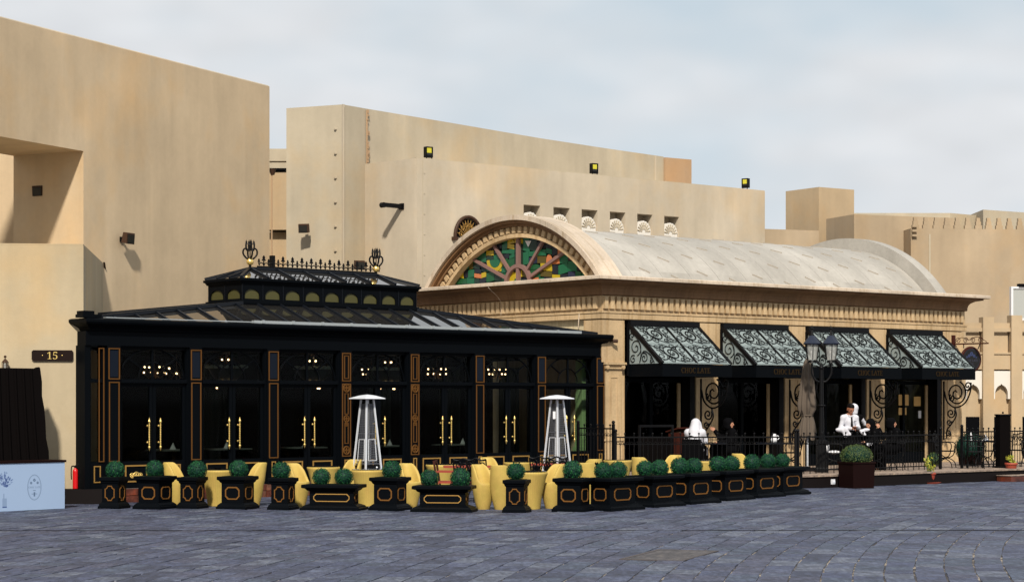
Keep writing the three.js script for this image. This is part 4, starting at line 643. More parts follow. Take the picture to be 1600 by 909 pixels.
// ---------------------------------------------------------------- left foreground: board, drape, extinguisher
{
  const a = Math.atan2(1.75, 1.45), dr = thing('black_draped_stall', 'tall black draped stall against the cream block', 'draped stall', [(20 - 800) / 3150 * 40.0, 0, -40.0], 0.35);
  const pts = []; for (let k = 0; k <= 10; k++) { const t = k / 10; pts.push([0.52 + 0.26 * t + 0.015 * Math.sin(k * 2.3), 2.78 * (1 - t)]); }
  part('drape', [profZ([[-2.6, 0], [-2.6, 2.8], [0.44, 2.77], [0.5, 2.8], ...pts], -0.55, 0)], M.blackMatt, dr);
  part('folds', Array.from({ length: 9 }, (_, k) => tube([[-0.9 + k * 0.155, 2.74, 0.0], [-0.9 + k * 0.165, 1.4, 0.015], [-0.9 + k * 0.18, 0.05, 0.02]], 0.03, 8, 5)), M.blackMatt, dr);
  const bd = thing('printed_counter_board', 'long pale blue counter front printed with oval emblem and flower bottle', 'counter board', [(100 - 800) / 3150 * 39.6, 0, -39.6], 0.86);
  const L = 2.6, front = canvasMat(1024, 370, (c, w, h) => {
    c.fillStyle = '#b4c8e2'; c.fillRect(0, 0, w, h); c.strokeStyle = '#6a7f98'; c.fillStyle = '#6a7f98'; const ox = 742, oy = 190; c.lineWidth = 3.5; c.beginPath(); c.ellipse(ox, oy, 62, 100, 0, 0, 7); c.stroke(); c.lineWidth = 1; c.beginPath(); c.ellipse(ox, oy, 56, 93, 0, 0, 7); c.stroke();
    for (const [x, y, r] of [[ox, oy - 58, 13], [ox - 30, oy - 36, 11], [ox + 30, oy - 36, 11]]) for (let k = 0; k < 6; k++) { c.beginPath(); c.arc(x + Math.cos(k) * r * 0.6, y + Math.sin(k) * r * 0.6, r * 0.4, 0, 7); c.fill(); }
    c.font = '20px serif'; c.textAlign = 'center'; c.fillText('CHOC LATE', ox, oy + 6); c.fillRect(ox - 12, oy + 22, 24, 5); c.fillRect(ox - 7, oy + 38, 14, 34); c.fillRect(ox - 26, oy + 50, 52, 4);
    c.fillStyle = '#41598f'; let q = 5; const rn = () => { q = (q * 16807) % 2147483647; return q / 2147483647; }; for (let k = 0; k < 60; k++) { c.globalAlpha = 0.35 + 0.5 * rn(); c.beginPath(); const ang = -0.4 - rn() * 2.4, d = 20 + rn() * 110; c.ellipse(476 + Math.cos(ang) * d * 0.55, 190 + Math.sin(ang) * d, 6 + rn() * 8, 3 + rn() * 4, ang, 0, 7); c.fill(); } c.globalAlpha = 0.55; c.fillStyle = '#7f95b3'; c.fillRect(460, 230, 10, 40); c.fillRect(452, 268, 40, 70); c.globalAlpha = 0.9; c.fillStyle = '#41598f'; c.fillRect(452, 332, 40, 10); c.globalAlpha = 1;
  }, { roughness: 0.75, color: lin(0.62, 0.66, 0.72) });
  const fg = new THREE.PlaneGeometry(L, 0.9).translate(-L / 2, 0.46, 0.004);
  part('body', BB(-L, 0, 0.012, 0.92, -0.4, 0), M.board, bd); part('printed_front', fg, front, bd); part('top', BB(-L - 0.02, 0.03, 0.921, 0.965, -0.5, 0.02), M.brownBox, bd); part('side_flap', [prism([[0.004, -0.02], [0.07, -0.1], [0.05, -0.4], [0.004, -0.4]], 0.76, 0.92)], M.blackMatt, bd);
  const ex = thing('fire_extinguisher', 'red fire extinguisher standing on the plinth beside the conservatory', 'fire extinguisher', [(116 - 800) / 3150 * 41.45, 0.307, -41.5], 0);
  part('cylinder', new THREE.LatheGeometry([[0.001, 0], [0.052, 0.002], [0.055, 0.02], [0.055, 0.36], [0.048, 0.4], [0.02, 0.425], [0.02, 0.45], [0.001, 0.45]].map((p) => new THREE.Vector2(...p)), 18), M.red, ex); part('valve', [BB(-0.02, 0.02, 0.44, 0.48, -0.02, 0.02), bar([-0.02, 0.475, 0], [0.07, 0.52, 0], 0.02, 0.012), bar([-0.02, 0.465, 0], [-0.08, 0.47, 0], 0.02, 0.012)], M.iron, ex); part('hose', tube([[0.02, 0.46, 0.01], [-0.06, 0.48, 0.03], [-0.075, 0.35, 0.05], [-0.07, 0.2, 0.05]], 0.012, 12, 5), M.iron, ex);
}
// ---------------------------------------------------------------- planters and clipped balls
function leafBall(r, n, mats, flat = 1, leafSize = 0.03) { // many small leaves through the outer shell
  const lists = mats.map(() => []), q = new THREE.Quaternion(), up = V(0, 0, 1);
  for (let i = 0; i < n; i++) {
    const u = rnd() * 2 - 1, a = rnd() * 2 * PI, s = Math.sqrt(1 - u * u), d = V(s * Math.cos(a), u, s * Math.sin(a)), k = r * (0.86 + 0.14 * Math.pow(rnd(), 0.6));
    q.setFromUnitVectors(up, d.clone().add(V(rr(-0.9, 0.9), rr(-0.9, 0.9), rr(-0.9, 0.9))).normalize());
    const L = leafSize * rr(0.7, 1.3), w = L * 0.55, g = new THREE.BufferGeometry(), P = [V(0, -L / 2, 0), V(w / 2, 0, L * 0.12), V(0, L / 2, 0), V(-w / 2, 0, L * 0.12)].map((p) => p.applyQuaternion(q).add(V(d.x * k, d.y * k * flat, d.z * k)));
    g.setAttribute('position', new THREE.Float32BufferAttribute([P[0], P[1], P[2], P[0], P[2], P[3]].flatMap((p) => p.toArray()), 3)); g.computeVertexNormals();
    lists[Math.floor(rnd() * mats.length)].push(g);
  }
  return lists.map((l) => MG(l));
}
{
  const ball = (() => {
    const g = thing('topiary_ball', 'clipped green topiary ball', 'topiary'); const r = 0.188, gs = leafBall(r, 1100, [0, 1, 2], 1, 0.03);
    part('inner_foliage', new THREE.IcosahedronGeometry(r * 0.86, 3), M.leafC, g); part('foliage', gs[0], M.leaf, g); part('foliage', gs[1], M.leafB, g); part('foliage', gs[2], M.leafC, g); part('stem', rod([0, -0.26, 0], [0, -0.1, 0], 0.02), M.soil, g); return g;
  })();
  let first = true; const putBall = (pos, label) => { if (first) { first = false; ball.position.set(...pos); ball.userData.label = label; ball.userData.group = 'topiary balls in the black planters'; ball.rotation.y = 1; } else { const c = copy(ball, label, pos, rnd() * 6, 'topiary balls in the black planters'); const k = rr(0.94, 1.06); c.scale.set(k, k * rr(0.95, 1.04), k); } };
  const cart = (w, h, n) => { // notched cartouche outline
    const o = [[-w, -h + n], [-w + n * 0.35, -h + n], [-w + n, -h + n * 0.35], [-w + n, -h], [w - n, -h], [w - n, -h + n * 0.35], [w - n * 0.35, -h + n], [w, -h + n], [w, h - n], [w - n * 0.35, h - n], [w - n, h - n * 0.35], [w - n, h], [-w + n, h], [-w + n, h - n * 0.35], [-w + n * 0.35, h - n], [-w, h - n]];
    const i = o.map(([x, y]) => [x * (1 - 0.02 / w), y * (1 - 0.02 / h)]); return extr(o, 0.012, [i.reverse()]);
  };
  const oct = (w, h, n, t = 0.018) => { const o = [[-w, -h + n], [-w + n, -h], [w - n, -h], [w, -h + n], [w, h - n], [w - n, h], [-w + n, h], [-w, h - n]]; const i = o.map(([x, y]) => [x * (1 - t / w), y * (1 - t / h)]); return extr(o, 0.012, [i.reverse()]); };
  const mkPlanter = (kind, label, w, d, H) => {
    const names = { tall: 'narrow_planter', wide: 'square_planter', long: 'long_planter' }, g = thing(names[kind], label, 'planter', [0, 0, 0], 0, 'black and gilt planters round the café seating');
    const bw = w * 0.74, bd = kind === 'long' ? d * 0.74 : bw * (d / w), X = bw / 2, Z = bd / 2, o = (w - bw) / 2;
    part('body', ringLoft(-X, X, -Z, Z, [[0, 0.12], [0, H - 0.13]]), M.black, g);
    part('base', ringLoft(-X, X, -Z, Z, [[o, 0], [o, 0.05], [o * 0.8, 0.06], [o * 0.7, 0.085], [o * 0.35, 0.11], [0.01, 0.125]]), M.black, g);
    part('rim', ringLoft(-X, X, -Z, Z, [[0.0, H - 0.135], [o * 0.3, H - 0.11], [o * 0.45, H - 0.08], [o * 0.8, H - 0.065], [o * 0.85, H - 0.06], [o * 0.85, H - 0.012], [o * 0.78, H]]), M.black, g);
    part('soil', BB(-X + 0.01, X - 0.01, H - 0.02, H + 0.008, -Z + 0.01, Z - 0.01), M.soil, g);
    const yc = (H - 0.13 + 0.12) / 2, hh = (H - 0.25) / 2 - 0.035, mk = kind === 'tall' ? () => cart(X * 0.62, hh, 0.06) : kind === 'wide' ? () => oct(X * 0.66, hh * 0.78, 0.06, 0.024) : () => oct(X * 0.82, hh * 0.86, 0.05, 0.016);
    const side = (wd) => kind === 'tall' ? cart(wd * 0.62, hh, 0.06) : oct(wd * 0.66, hh * 0.78, 0.05, 0.02);
    const gm = M.goldPaint;
    part('gilt_panel', mk().translate(0, yc, Z), kind === 'long' ? M.gold : gm, g); part('gilt_panel', mk().rotateY(PI).translate(0, yc, -Z), gm, g); part('gilt_panel', side(Z).rotateY(PI / 2).translate(X, yc, 0), gm, g); part('gilt_panel', side(Z).rotateY(-PI / 2).translate(-X, yc, 0), gm, g);
    return g;
  };
  const at = (px, dep) => [((px - 800) / 3150) * dep, 0, -dep];
  // front row, from the left: kind, place, turn, balls
  const tall = (l) => mkPlanter('tall', l, 0.47, 0.47, 0.62), wide = (l) => mkPlanter('wide', l, 0.64, 0.64, 0.64), long = (l) => mkPlanter('long', l, 1.2, 0.46, 0.5);
  const ord = ['leftmost', 'second', 'third', 'fourth'];
  const protoT = tall('x'), protoW = wide('x'), protoL = long('x'); const usedP = new Set();
  const put = (proto, pos, ry, label) => { if (!usedP.has(proto)) { usedP.add(proto); proto.position.set(...pos); proto.rotation.y = ry; proto.userData.label = label; return proto; } return copy(proto, label, pos, ry); };
  const front = [
    [protoT, 177.5, 39.85, -0.30, 'narrow black planter with gilt cartouche, leftmost in the front row', 0.62, [[0.02, 179]], ['topiary ball on the leftmost narrow planter']],
    [protoW, 242, 39.75, -0.42, 'square black planter with gilt octagon, second from the left, before the first doors', 0.64, [[0, 241]], ['topiary ball on the square planter before the first doors']],
    [protoT, 300, 39.85, -0.36, 'narrow black planter with gilt cartouche below the second pilaster', 0.62, [[0, 308]], ['topiary ball on the narrow planter below the second pilaster']],
    [protoW, 371, 39.7, -0.32, 'square black planter with gilt octagon in front of the left yellow table', 0.64, [[0, 372]], ['topiary ball on the square planter by the left yellow table']],
    [protoT, 442, 39.4, -0.34, 'narrow black planter with gilt cartouche below the third pilaster', 0.62, [[0, 439]], ['topiary ball on the narrow planter below the third pilaster']],
    [protoL, 521.5, 39.25, -0.20, 'long low black planter with thin gilt frame, left one of two', 0.5, [[0, 502], [0, 537]], ['left topiary ball on the left long low planter', 'right topiary ball on the left long low planter']],
    [protoW, 609.5, 39.2, -0.40, 'square black planter with gilt octagon between the two long low planters', 0.64, [[0, 612]], ['topiary ball on the square planter between the long low planters']],
    [protoL, 694, 38.7, -0.16, 'long low black planter with thin gilt frame, right one of two', 0.5, [[0, 671], [0, 719]], ['left topiary ball on the right long low planter', 'right topiary ball on the right long low planter']],
    [protoT, 807.5, 38.45, -0.24, 'narrow black planter with gilt cartouche in front of the cream tub chairs', 0.64, [[0, 806]], ['topiary ball on the narrow planter before the tub chairs']],
    [protoW, 896, 38.75, -0.44, 'square black planter at the corner where the row turns back', 0.65, [[0, 895]], ['topiary ball on the square corner planter']],
  ];
  for (const [p, px, dep, ry, label, H, balls, bl] of front) { put(p, at(px, dep), ry, label); balls.forEach(([, bx], k) => { const q = at(bx, dep); putBall([q[0], H + 0.135, q[2]], bl[k]); }); }
  // receding row
  const protoR = mkPlanter('wide', 'x', 1.12, 0.62, 0.63), words = ['first', 'second', 'third', 'fourth', 'fifth', 'sixth'];
  const rec = [[958, 39.3, [943, 966]], [1024, 40.6, [1008, 1031]], [1081, 41.9, [1062, 1085]], [1136, 43.3, [1122, 1144]], [1185, 44.6, [1175]], [1226, 45.9, [1201, 1223]]];
  rec.forEach(([px, dep, balls], i) => {
    put(protoR, at(px, dep), 0.88, `black octagon panelled planter, ${words[i]} behind the corner in the row running back`);
    balls.forEach((bx, k) => { const dd = dep + (bx - px) * 0.012, q = at(bx, dd); putBall([q[0], 0.63 + 0.13, q[2]], `${balls.length > 1 ? (k ? 'right' : 'left') + ' topiary ball' : 'single topiary ball'} on the ${words[i]} planter of the row running back`); });
  });
  // planter with clipped hedge before the terrace, pots, hedges
  const hb = thing('hedge_planter', 'square dark brown planter standing before the terrace railing', 'planter', at(1339, 49.3), SF.ry - 0.25);
  part('box', ringLoft(-0.3, 0.3, -0.3, 0.3, [[0, 0], [0.02, 0.6], [0.04, 0.6], [0.04, 0.64], [0, 0.64]]), M.brownBox, hb);
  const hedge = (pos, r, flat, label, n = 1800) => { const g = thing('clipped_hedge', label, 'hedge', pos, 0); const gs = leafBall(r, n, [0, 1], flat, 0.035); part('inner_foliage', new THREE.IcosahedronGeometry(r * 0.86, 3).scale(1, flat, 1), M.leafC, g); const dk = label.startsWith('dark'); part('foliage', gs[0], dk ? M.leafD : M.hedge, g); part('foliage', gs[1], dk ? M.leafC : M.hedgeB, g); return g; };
  const hp = at(1339, 49.3); hedge([hp[0], 0.78, hp[2]], 0.4, 0.72, 'rounded clipped bush in the dark brown planter before the railing', 2600);
  const h2 = S(8.6, 1.0, 1.6); hedge([(1517 - 800) / 3150 * 57, 0.82, -57], 0.46, 0.9, 'dark rounded bush behind the right terrace table', 2200);
  { const pb = thing('bush_planter', 'dark square planter under the bush behind the right terrace table', 'planter', [(1517 - 800) / 3150 * 57, 0.31, -57], SF.ry); part('box', ringLoft(-0.22, 0.22, -0.22, 0.22, [[0, 0], [0.03, 0.36], [0.05, 0.36], [0.05, 0.4], [0, 0.4]]), M.brownBox, pb); }
  hedge([(1461 - 800) / 3150 * 56.5, 0.5, -56.5], 0.22, 0.9, 'small round bush at the foot of the end pilaster', 900);
  const pot = (px, dep, y, label, hgt) => {
    const g = thing('potted_plant', label, 'potted plant', [((px - 800) / 3150) * dep, y, -dep], 0);
    part('pot', [new THREE.LatheGeometry([[0.001, 0.02], [0.12, 0.02], [0.155, 0.24], [0.175, 0.24], [0.175, 0.29], [0.15, 0.29], [0.14, 0.25], [0.001, 0.25]].map((p) => new THREE.Vector2(...p)), 18)], M.terracotta, g); part('saucer', new THREE.CylinderGeometry(0.3, 0.27, 0.035, 20).translate(0, 0.018, 0), M.terracotta, g);
    const st = []; const leaves = []; for (let k = 0; k < 5; k++) { const a = k * 1.26, tip = [0.09 * Math.cos(a), hgt * (0.6 + 0.1 * k), 0.09 * Math.sin(a)]; st.push(tube([[0.02 * Math.cos(a), 0.24, 0.02 * Math.sin(a)], [0.06 * Math.cos(a), hgt * 0.5, 0.06 * Math.sin(a)], tip], 0.009, 6, 4)); for (let m = 0; m < 16; m++) { const t = 0.35 + 0.65 * rnd(), q = new THREE.Quaternion().setFromEuler(new THREE.Euler(rr(-1.2, 1.2), rr(0, 6), rr(-1.2, 1.2))), g2 = new THREE.CircleGeometry(0.035, 5).scale(0.6, 1.2, 1).applyQuaternion(q).translate(tip[0] * t * 1.2 + rr(-0.06, 0.06), 0.24 + (tip[1] - 0.24) * t + rr(-0.02, 0.05), tip[2] * t * 1.2 + rr(-0.06, 0.06)); leaves.push(g2); } }
    part('stems', st, M.leafB, g); part('leaves', leaves, M.leafY, g);
  };
  pot(1453, 51.9, 0, 'yellow leaved plant in a terracotta pot on the paving before the terrace', 0.72); pot(1581, 54.4, 0.17, 'low yellow leaved potted plant on the step at the far right', 0.5);
}

// ---------------------------------------------------------------- seating in front of the conservatory
const spot = (px, dep, y = 0) => [((px - 800) / 3150) * dep, y, -dep];
{
  const tub = (() => { // moulded tub chair: slim foot, swelling belly, back rising to a rounded lip
    const nu = 40, R = (y) => 0.125 + 0.095 * Math.sin(Math.min(1, y / 0.54) * PI / 2) - 0.03 * Math.max(0, (y - 0.5) / 0.36), top = (f) => { const t = Math.max(0, Math.min(1, (Math.cos(f) + 0.75) / 1.35)); return 0.5 + 0.36 * t * t * (3 - 2 * t); }, rows = [];
    for (let k = 0; k <= 12; k++) rows.push((f) => { const y = (top(f) * k) / 12; return [R(y), y]; });
    rows.push((f) => [R(top(f)) - 0.018, top(f) + 0.014], (f) => [R(top(f)) - 0.04, top(f)]);
    for (let k = 1; k <= 6; k++) rows.push((f) => { const y = top(f) + ((0.4 - top(f)) * k) / 6; return [R(y) - 0.042 - 0.008 * k, y]; });
    rows.push(() => [0.08, 0.39], () => [0.0005, 0.388]);
    const pos = [], idx = []; rows.forEach((fn) => { for (let i = 0; i < nu; i++) { const f = (i / nu) * 2 * PI, [r, y] = fn(f); const lean = y > 0.43 ? (y - 0.43) * 0.22 * Math.max(0, Math.cos(f)) : 0; pos.push(r * Math.sin(f) * 1.02, y, -(r * Math.cos(f) + lean)); } });
    for (let a = 0; a + 1 < rows.length; a++) for (let i = 0; i < nu; i++) { const j = (i + 1) % nu, p = a * nu + i, q = a * nu + j; idx.push(p, q, q + nu, p, q + nu, p + nu); }
    const g = new THREE.BufferGeometry(); g.setAttribute('position', new THREE.Float32BufferAttribute(pos, 3)); g.setIndex(idx); g.computeVertexNormals();
    const n = g.attributes.normal; // keep normals outward
    return wuv(g);
  })();
  const yel = () => M.yellow;
  const ch = thing('yellow_tub_chair', 'x', 'chair'); part('shell', tub, yel(), ch); part('foot_ring', new THREE.CylinderGeometry(0.115, 0.12, 0.012, 24).translate(0, 0.004, 0), M.dark, ch); part('seat_pad', new THREE.CylinderGeometry(0.12, 0.125, 0.03, 20).translate(0, 0.40, 0), M.yellow, ch);
  const tb = thing('yellow_pedestal_table', 'x', 'table'); part('pedestal', new THREE.LatheGeometry([[0.001, 0], [0.2, 0.0], [0.205, 0.01], [0.235, 0.25], [0.29, 0.5], [0.335, 0.66], [0.35, 0.69], [0.35, 0.725], [0.33, 0.73], [0.001, 0.728]].map((p) => new THREE.Vector2(...p)), 36), M.yellow, tb); part('glass_top', new THREE.CylinderGeometry(0.33, 0.33, 0.012, 36).translate(0, 0.738, 0), phy([0.01, 0.012, 0.012], { roughness: 0.1 }), tb);
  const CH = [[275, 41.0, 1.3, 'yellow tub chair at the left end beside the second square planter'], [395, 40.8, -1.2, 'yellow tub chair right of the left yellow table'], [466, 40.3, 1.0, 'tall backed yellow tub chair behind the third narrow planter'], [548, 43.0, -0.6, 'yellow tub chair just left of the left patio heater'], [641, 40.2, 0.7, 'yellow tub chair behind the square planter between the low planters'], [755, 39.5, 0.75, 'yellow tub chair with its seat hollow showing right of the long planter'], [783, 39.35, 2.8, 'yellow tub chair turned its back left of the narrow planter'], [862, 39.8, -1.1, 'yellow tub chair right of the big front yellow table'], [766, 44.6, 0.6, 'yellow tub chair behind the red bistro table'], [858, 45.6, -0.7, 'yellow tub chair below the right patio heater'], [925, 43.6, 3.6, 'yellow tub chair with dark hand slot behind the corner planter'], [917, 40.9, 2.9, 'yellow tub chair directly behind the corner topiary'], [1003, 45.0, 2.5, 'yellow tub chair with high back behind the first planters of the back row'], [1049, 46.6, -0.8, 'yellow tub chair peeping between topiary balls in front of the café'], [1160, 48.2, 2.2, 'yellow tub chair peeping out at the far end of the back row']];
  CH.forEach(([px, d, ry, l], i) => { let o = ch; if (i) o = copy(ch, l, spot(px, d), ry, 'yellow tub chairs on the outdoor seating area'); else { ch.position.set(...spot(px, d)); ch.rotation.y = ry; ch.userData.label = l; ch.userData.group = 'yellow tub chairs on the outdoor seating area'; } if (px === 925) part('hand_slot', [bar([-0.05, 0.70, -0.268], [0.03, 0.80, -0.285], 0.014, 0.03), bar([0.0, 0.68, -0.266], [0.07, 0.80, -0.28], 0.014, 0.03)], M.dark, o); });
  const TB = [[340, 40.7, 'yellow pedestal table at the left between two square planters'], [505, 42.6, 'yellow pedestal table behind the left long planter'], [575, 40.7, 'yellow pedestal table in front of the left patio heater'], [690, 44.2, 'yellow pedestal table behind the right long planter'], [828, 39.5, 'large looking yellow pedestal table right of the narrow planter'], [811, 46.0, 'yellow pedestal table far back between the two red bistro tables'], [966, 47.6, 'yellow pedestal table at the foot of the café corner pilaster'], [1103, 47.0, 'yellow pedestal table glimpsed between topiary balls of the back row']];
  TB.forEach(([px, d, l], i) => { if (i) copy(tb, l, spot(px, d), i, 'yellow pedestal tables on the outdoor seating area'); else { tb.position.set(...spot(px, d)); tb.userData.label = l; tb.userData.group = 'yellow pedestal tables on the outdoor seating area'; } });
  const as = thing('ashtray', 'small dark ashtray on the left yellow table', 'ashtray', spot(340, 40.7, 0.745)); part('dish', new THREE.LatheGeometry([[0.001, 0], [0.06, 0], [0.075, 0.035], [0.06, 0.03], [0.05, 0.012], [0.001, 0.012]].map((p) => new THREE.Vector2(...p)), 16), M.dark, as);
  // red topped bistro tables
  [[735, 43.0, 1.15, 'long red topped bistro table with black legs left of centre'], [862, 44.5, 0.95, 'red topped bistro table in front of the right patio heater']].forEach(([px, d, w, l]) => {
    const t = thing('red_bistro_table', l, 'table', spot(px, d), 0.05); part('top', [0, 1, 2, 3, 4].map((k) => BB(-w / 2, w / 2, 0.705, 0.74, -0.33 + k * 0.133, -0.2 + k * 0.133 - 0.008)), M.redWood, t);
    for (const x of [-w / 2 + 0.15, w / 2 - 0.15]) part('leg', [tube([[x - 0.1, 0, -0.28], [x, 0.35, 0], [x + 0.1, 0.7, 0.28]], 0.014, 8, 5), tube([[x - 0.1, 0, 0.28], [x, 0.35, 0], [x + 0.1, 0.7, -0.28]], 0.014, 8, 5)], M.iron, t); part('stretcher', bar([-w / 2 + 0.15, 0.35, 0], [w / 2 - 0.15, 0.35, 0], 0.02, 0.02), M.iron, t);
  });
  const wc = thing('wooden_armchair', 'dark wooden armchair behind the right long planter', 'chair', spot(702, 41.6), 1.5);
  part('back_frame', [bar([-0.24, 0, -0.16], [-0.24, 0.9, -0.3], 0.04, 0.04), bar([0.24, 0, -0.16], [0.24, 0.9, -0.3], 0.04, 0.04), bar([-0.24, 0.86, -0.29], [0.24, 0.86, -0.29], 0.03, 0.06), bar([-0.24, 0.6, -0.25], [0.24, 0.6, -0.25], 0.03, 0.05)], M.wood, wc); part('seat', BB(-0.24, 0.24, 0.43, 0.47, -0.22, 0.26), M.redWood, wc); for (const x of [-0.24, 0.24]) { part('arm', bar([x, 0.67, -0.26], [x, 0.66, 0.26], 0.05, 0.03), M.redWood, wc); part('leg', bar([x, 0, 0.24], [x, 0.66, 0.24], 0.04, 0.04), M.wood, wc); }
  // iron chairs, here and on the terrace
  const ic = thing('iron_chair', 'x', 'chair');
  part('seat', [BB(-0.21, 0.21, 0.44, 0.47, -0.2, 0.22)], M.iron, ic);
  for (const x of [-0.21, 0.21]) { part('leg', [tube([[x, 0.0, -0.24], [x, 0.15, -0.2], [x, 0.25, -0.04], [x, 0.255, 0.04], [x, 0.15, 0.2], [x, 0, 0.24]], 0.014, 14, 5), tube([[x, 0.45, -0.2], [x, 0.33, -0.15], [x, 0.27, 0], [x, 0.33, 0.15], [x, 0.45, 0.2]], 0.014, 12, 5)], M.iron, ic); part('arm', tube([[x, 0.68, -0.26], [x, 0.7, 0], [x, 0.67, 0.2], [x, 0.56, 0.22], [x, 0.46, 0.18]], 0.015, 14, 5), M.iron, ic); }
  part('back_frame', [tube([[-0.2, 0.46, -0.2], [-0.21, 0.7, -0.26], [-0.22, 0.9, -0.32]], 0.016, 8, 5), tube([[0.2, 0.46, -0.2], [0.21, 0.7, -0.26], [0.22, 0.9, -0.32]], 0.016, 8, 5), tube([[-0.22, 0.9, -0.32], [-0.12, 0.88, -0.31], [0, 0.92, -0.32], [0.12, 0.88, -0.31], [0.22, 0.9, -0.32]], 0.018, 14, 5), tube([[-0.2, 0.6, -0.235], [0.2, 0.6, -0.235]], 0.012, 4, 5)], M.iron, ic);
  part('back_scroll', [-0.12, 0, 0.12].flatMap((x) => [tube(spiral(x, 0.78, 0.075, 1.3, x * 9, x > 0 ? 1 : -1, 16).map(([u, y]) => [u, y, -0.285]), 0.012, 16, 4), tube([[x, 0.6, -0.235], [x + 0.04, 0.68, -0.255], [x, 0.76, -0.28]], 0.012, 6, 4)]), M.iron, ic);
  const IC = [[728, 42.3, 0, 3.0, 'black iron chair pushed against the left red bistro table'], [752, 42.4, 0, 2.8, 'black iron chair right of the left red bistro table'], [848, 43.8, 0, 2.9, 'black iron chair left of the right red bistro table'], [868, 43.7, 0, 3.2, 'black iron chair before the right red bistro table'], [1236, 53.2, 0.31, -1.4, 'black iron chair with scroll back left of the closed parasol'], [1478, 55.0, 0.31, 1.1, 'black scroll backed iron chair left of the right terrace table'], [1553, 55.2, 0.31, -1.0, 'black iron chair right of the right terrace table'], [1590, 56.0, 0.31, -0.6, 'black iron chair at the right edge of the terrace'], [1085.5, 51.8, 0.31, 2.75, 'black iron chair under the guest in white'], [1141, 52.5, 0.31, -1.7, 'black iron chair under the guest waving at the white robed man'], [1364, 52.8, 0.31, -1.35, 'black iron chair under the woman with a napkin'], [1396, 53.4, 0.31, -1.2, 'black iron chair under the rightmost dark clad guest'], [1305, 52.6, 0.31, 1.3, 'black iron chair left of the waiter with pale cushion'], [1525, 54.3, 0.31, 3.0, 'black iron chair in front of the right terrace table']];
  IC.forEach(([px, d, y, ry, l], i) => { if (i) copy(ic, l, spot(px, d, y), ry, 'black iron chairs with scrolled backs'); else { ic.position.set(...spot(px, d, y)); ic.rotation.y = ry; ic.userData.label = l; ic.userData.group = 'black iron chairs with scrolled backs'; } if (px === 1085.5) for (const c of scene.children) if (c.userData.label === l) part('back_cushion', [BB(-0.27, 0.27, 0.04, 0.42, -0.27, 0.3), BB(-0.25, 0.25, 0.34, 0.84, -0.3, -0.24), BB(-0.26, -0.22, 0.3, 0.68, -0.26, 0.22), BB(0.22, 0.26, 0.3, 0.68, -0.26, 0.22)], M.abaya, c); });
  const cu = thing('white_cushion', 'pale cushion on the iron chair left of the waiter', 'cushion', spot(1304, 52.55, 0.79), 1.3); part('cushion', new THREE.SphereGeometry(0.17, 14, 8).scale(1, 0.3, 1), M.white, cu); part('second_cushion', new THREE.SphereGeometry(0.15, 14, 8).scale(1, 1, 0.35).translate(0, 0.13, -0.18), M.white, cu);
  const it = thing('iron_table', 'x', 'table'); part('top', new THREE.CylinderGeometry(0.42, 0.42, 0.03, 30).translate(0, 0.72, 0), phy([0.006, 0.008, 0.014], { roughness: 0.2 }), it); part('column', rod([0, 0.1, 0], [0, 0.71, 0], 0.04), M.iron, it); for (let k = 0; k < 3; k++) part('leg', tube([[0, 0.4, 0], [0.2 * Math.cos(k * 2.09), 0.22, 0.2 * Math.sin(k * 2.09)], [0.3 * Math.cos(k * 2.09), 0.02, 0.3 * Math.sin(k * 2.09)]], 0.018, 8, 5), M.iron, it);
  const IT = [[1530, 55.6, 'round dark table with napkin and bottle at the right of the terrace'], [1204, 52.4, 'round dark table with white jug near the terrace corner'], [1112, 52.1, 'round dark table between the white robed man and his companion'], [1341, 52.9, 'round dark table hidden behind the clipped bush and waiter']];
  IT.forEach(([px, d, l], i) => { if (i) copy(it, l, spot(px, d, 0.31), i, 'round iron terrace tables'); else { it.position.set(...spot(px, d, 0.31)); it.userData.label = l; it.userData.group = 'round iron terrace tables'; } });
  const np = thing('folded_napkin', 'white pyramid napkin on the right terrace table', 'napkin', spot(1541, 55.5, 1.046), 0.4); part('cloth', new THREE.ConeGeometry(0.11, 0.17, 4).translate(0, 0.085, 0), M.white, np);
  const bt = thing('white_bottle', 'white bottle on the right terrace table', 'bottle', spot(1518, 55.4, 1.046)); part('body', new THREE.LatheGeometry([[0.001, 0], [0.035, 0], [0.037, 0.13], [0.015, 0.18], [0.014, 0.23], [0.001, 0.23]].map((p) => new THREE.Vector2(...p)), 14), M.white, bt); part('cap', new THREE.CylinderGeometry(0.017, 0.017, 0.03, 10).translate(0, 0.24, 0), M.iron, bt);
  const jg = thing('white_jug', 'white jug on the table near the terrace corner', 'jug', spot(1210, 52.3, 1.046)); part('body', new THREE.LatheGeometry([[0.001, 0], [0.07, 0], [0.09, 0.08], [0.05, 0.19], [0.055, 0.23], [0.045, 0.23], [0.04, 0.19], [0.001, 0.17]].map((p) => new THREE.Vector2(...p)), 16), M.white, jg); part('handle', new THREE.TorusGeometry(0.05, 0.012, 6, 14).translate(0.08, 0.13, 0), M.white, jg);
}
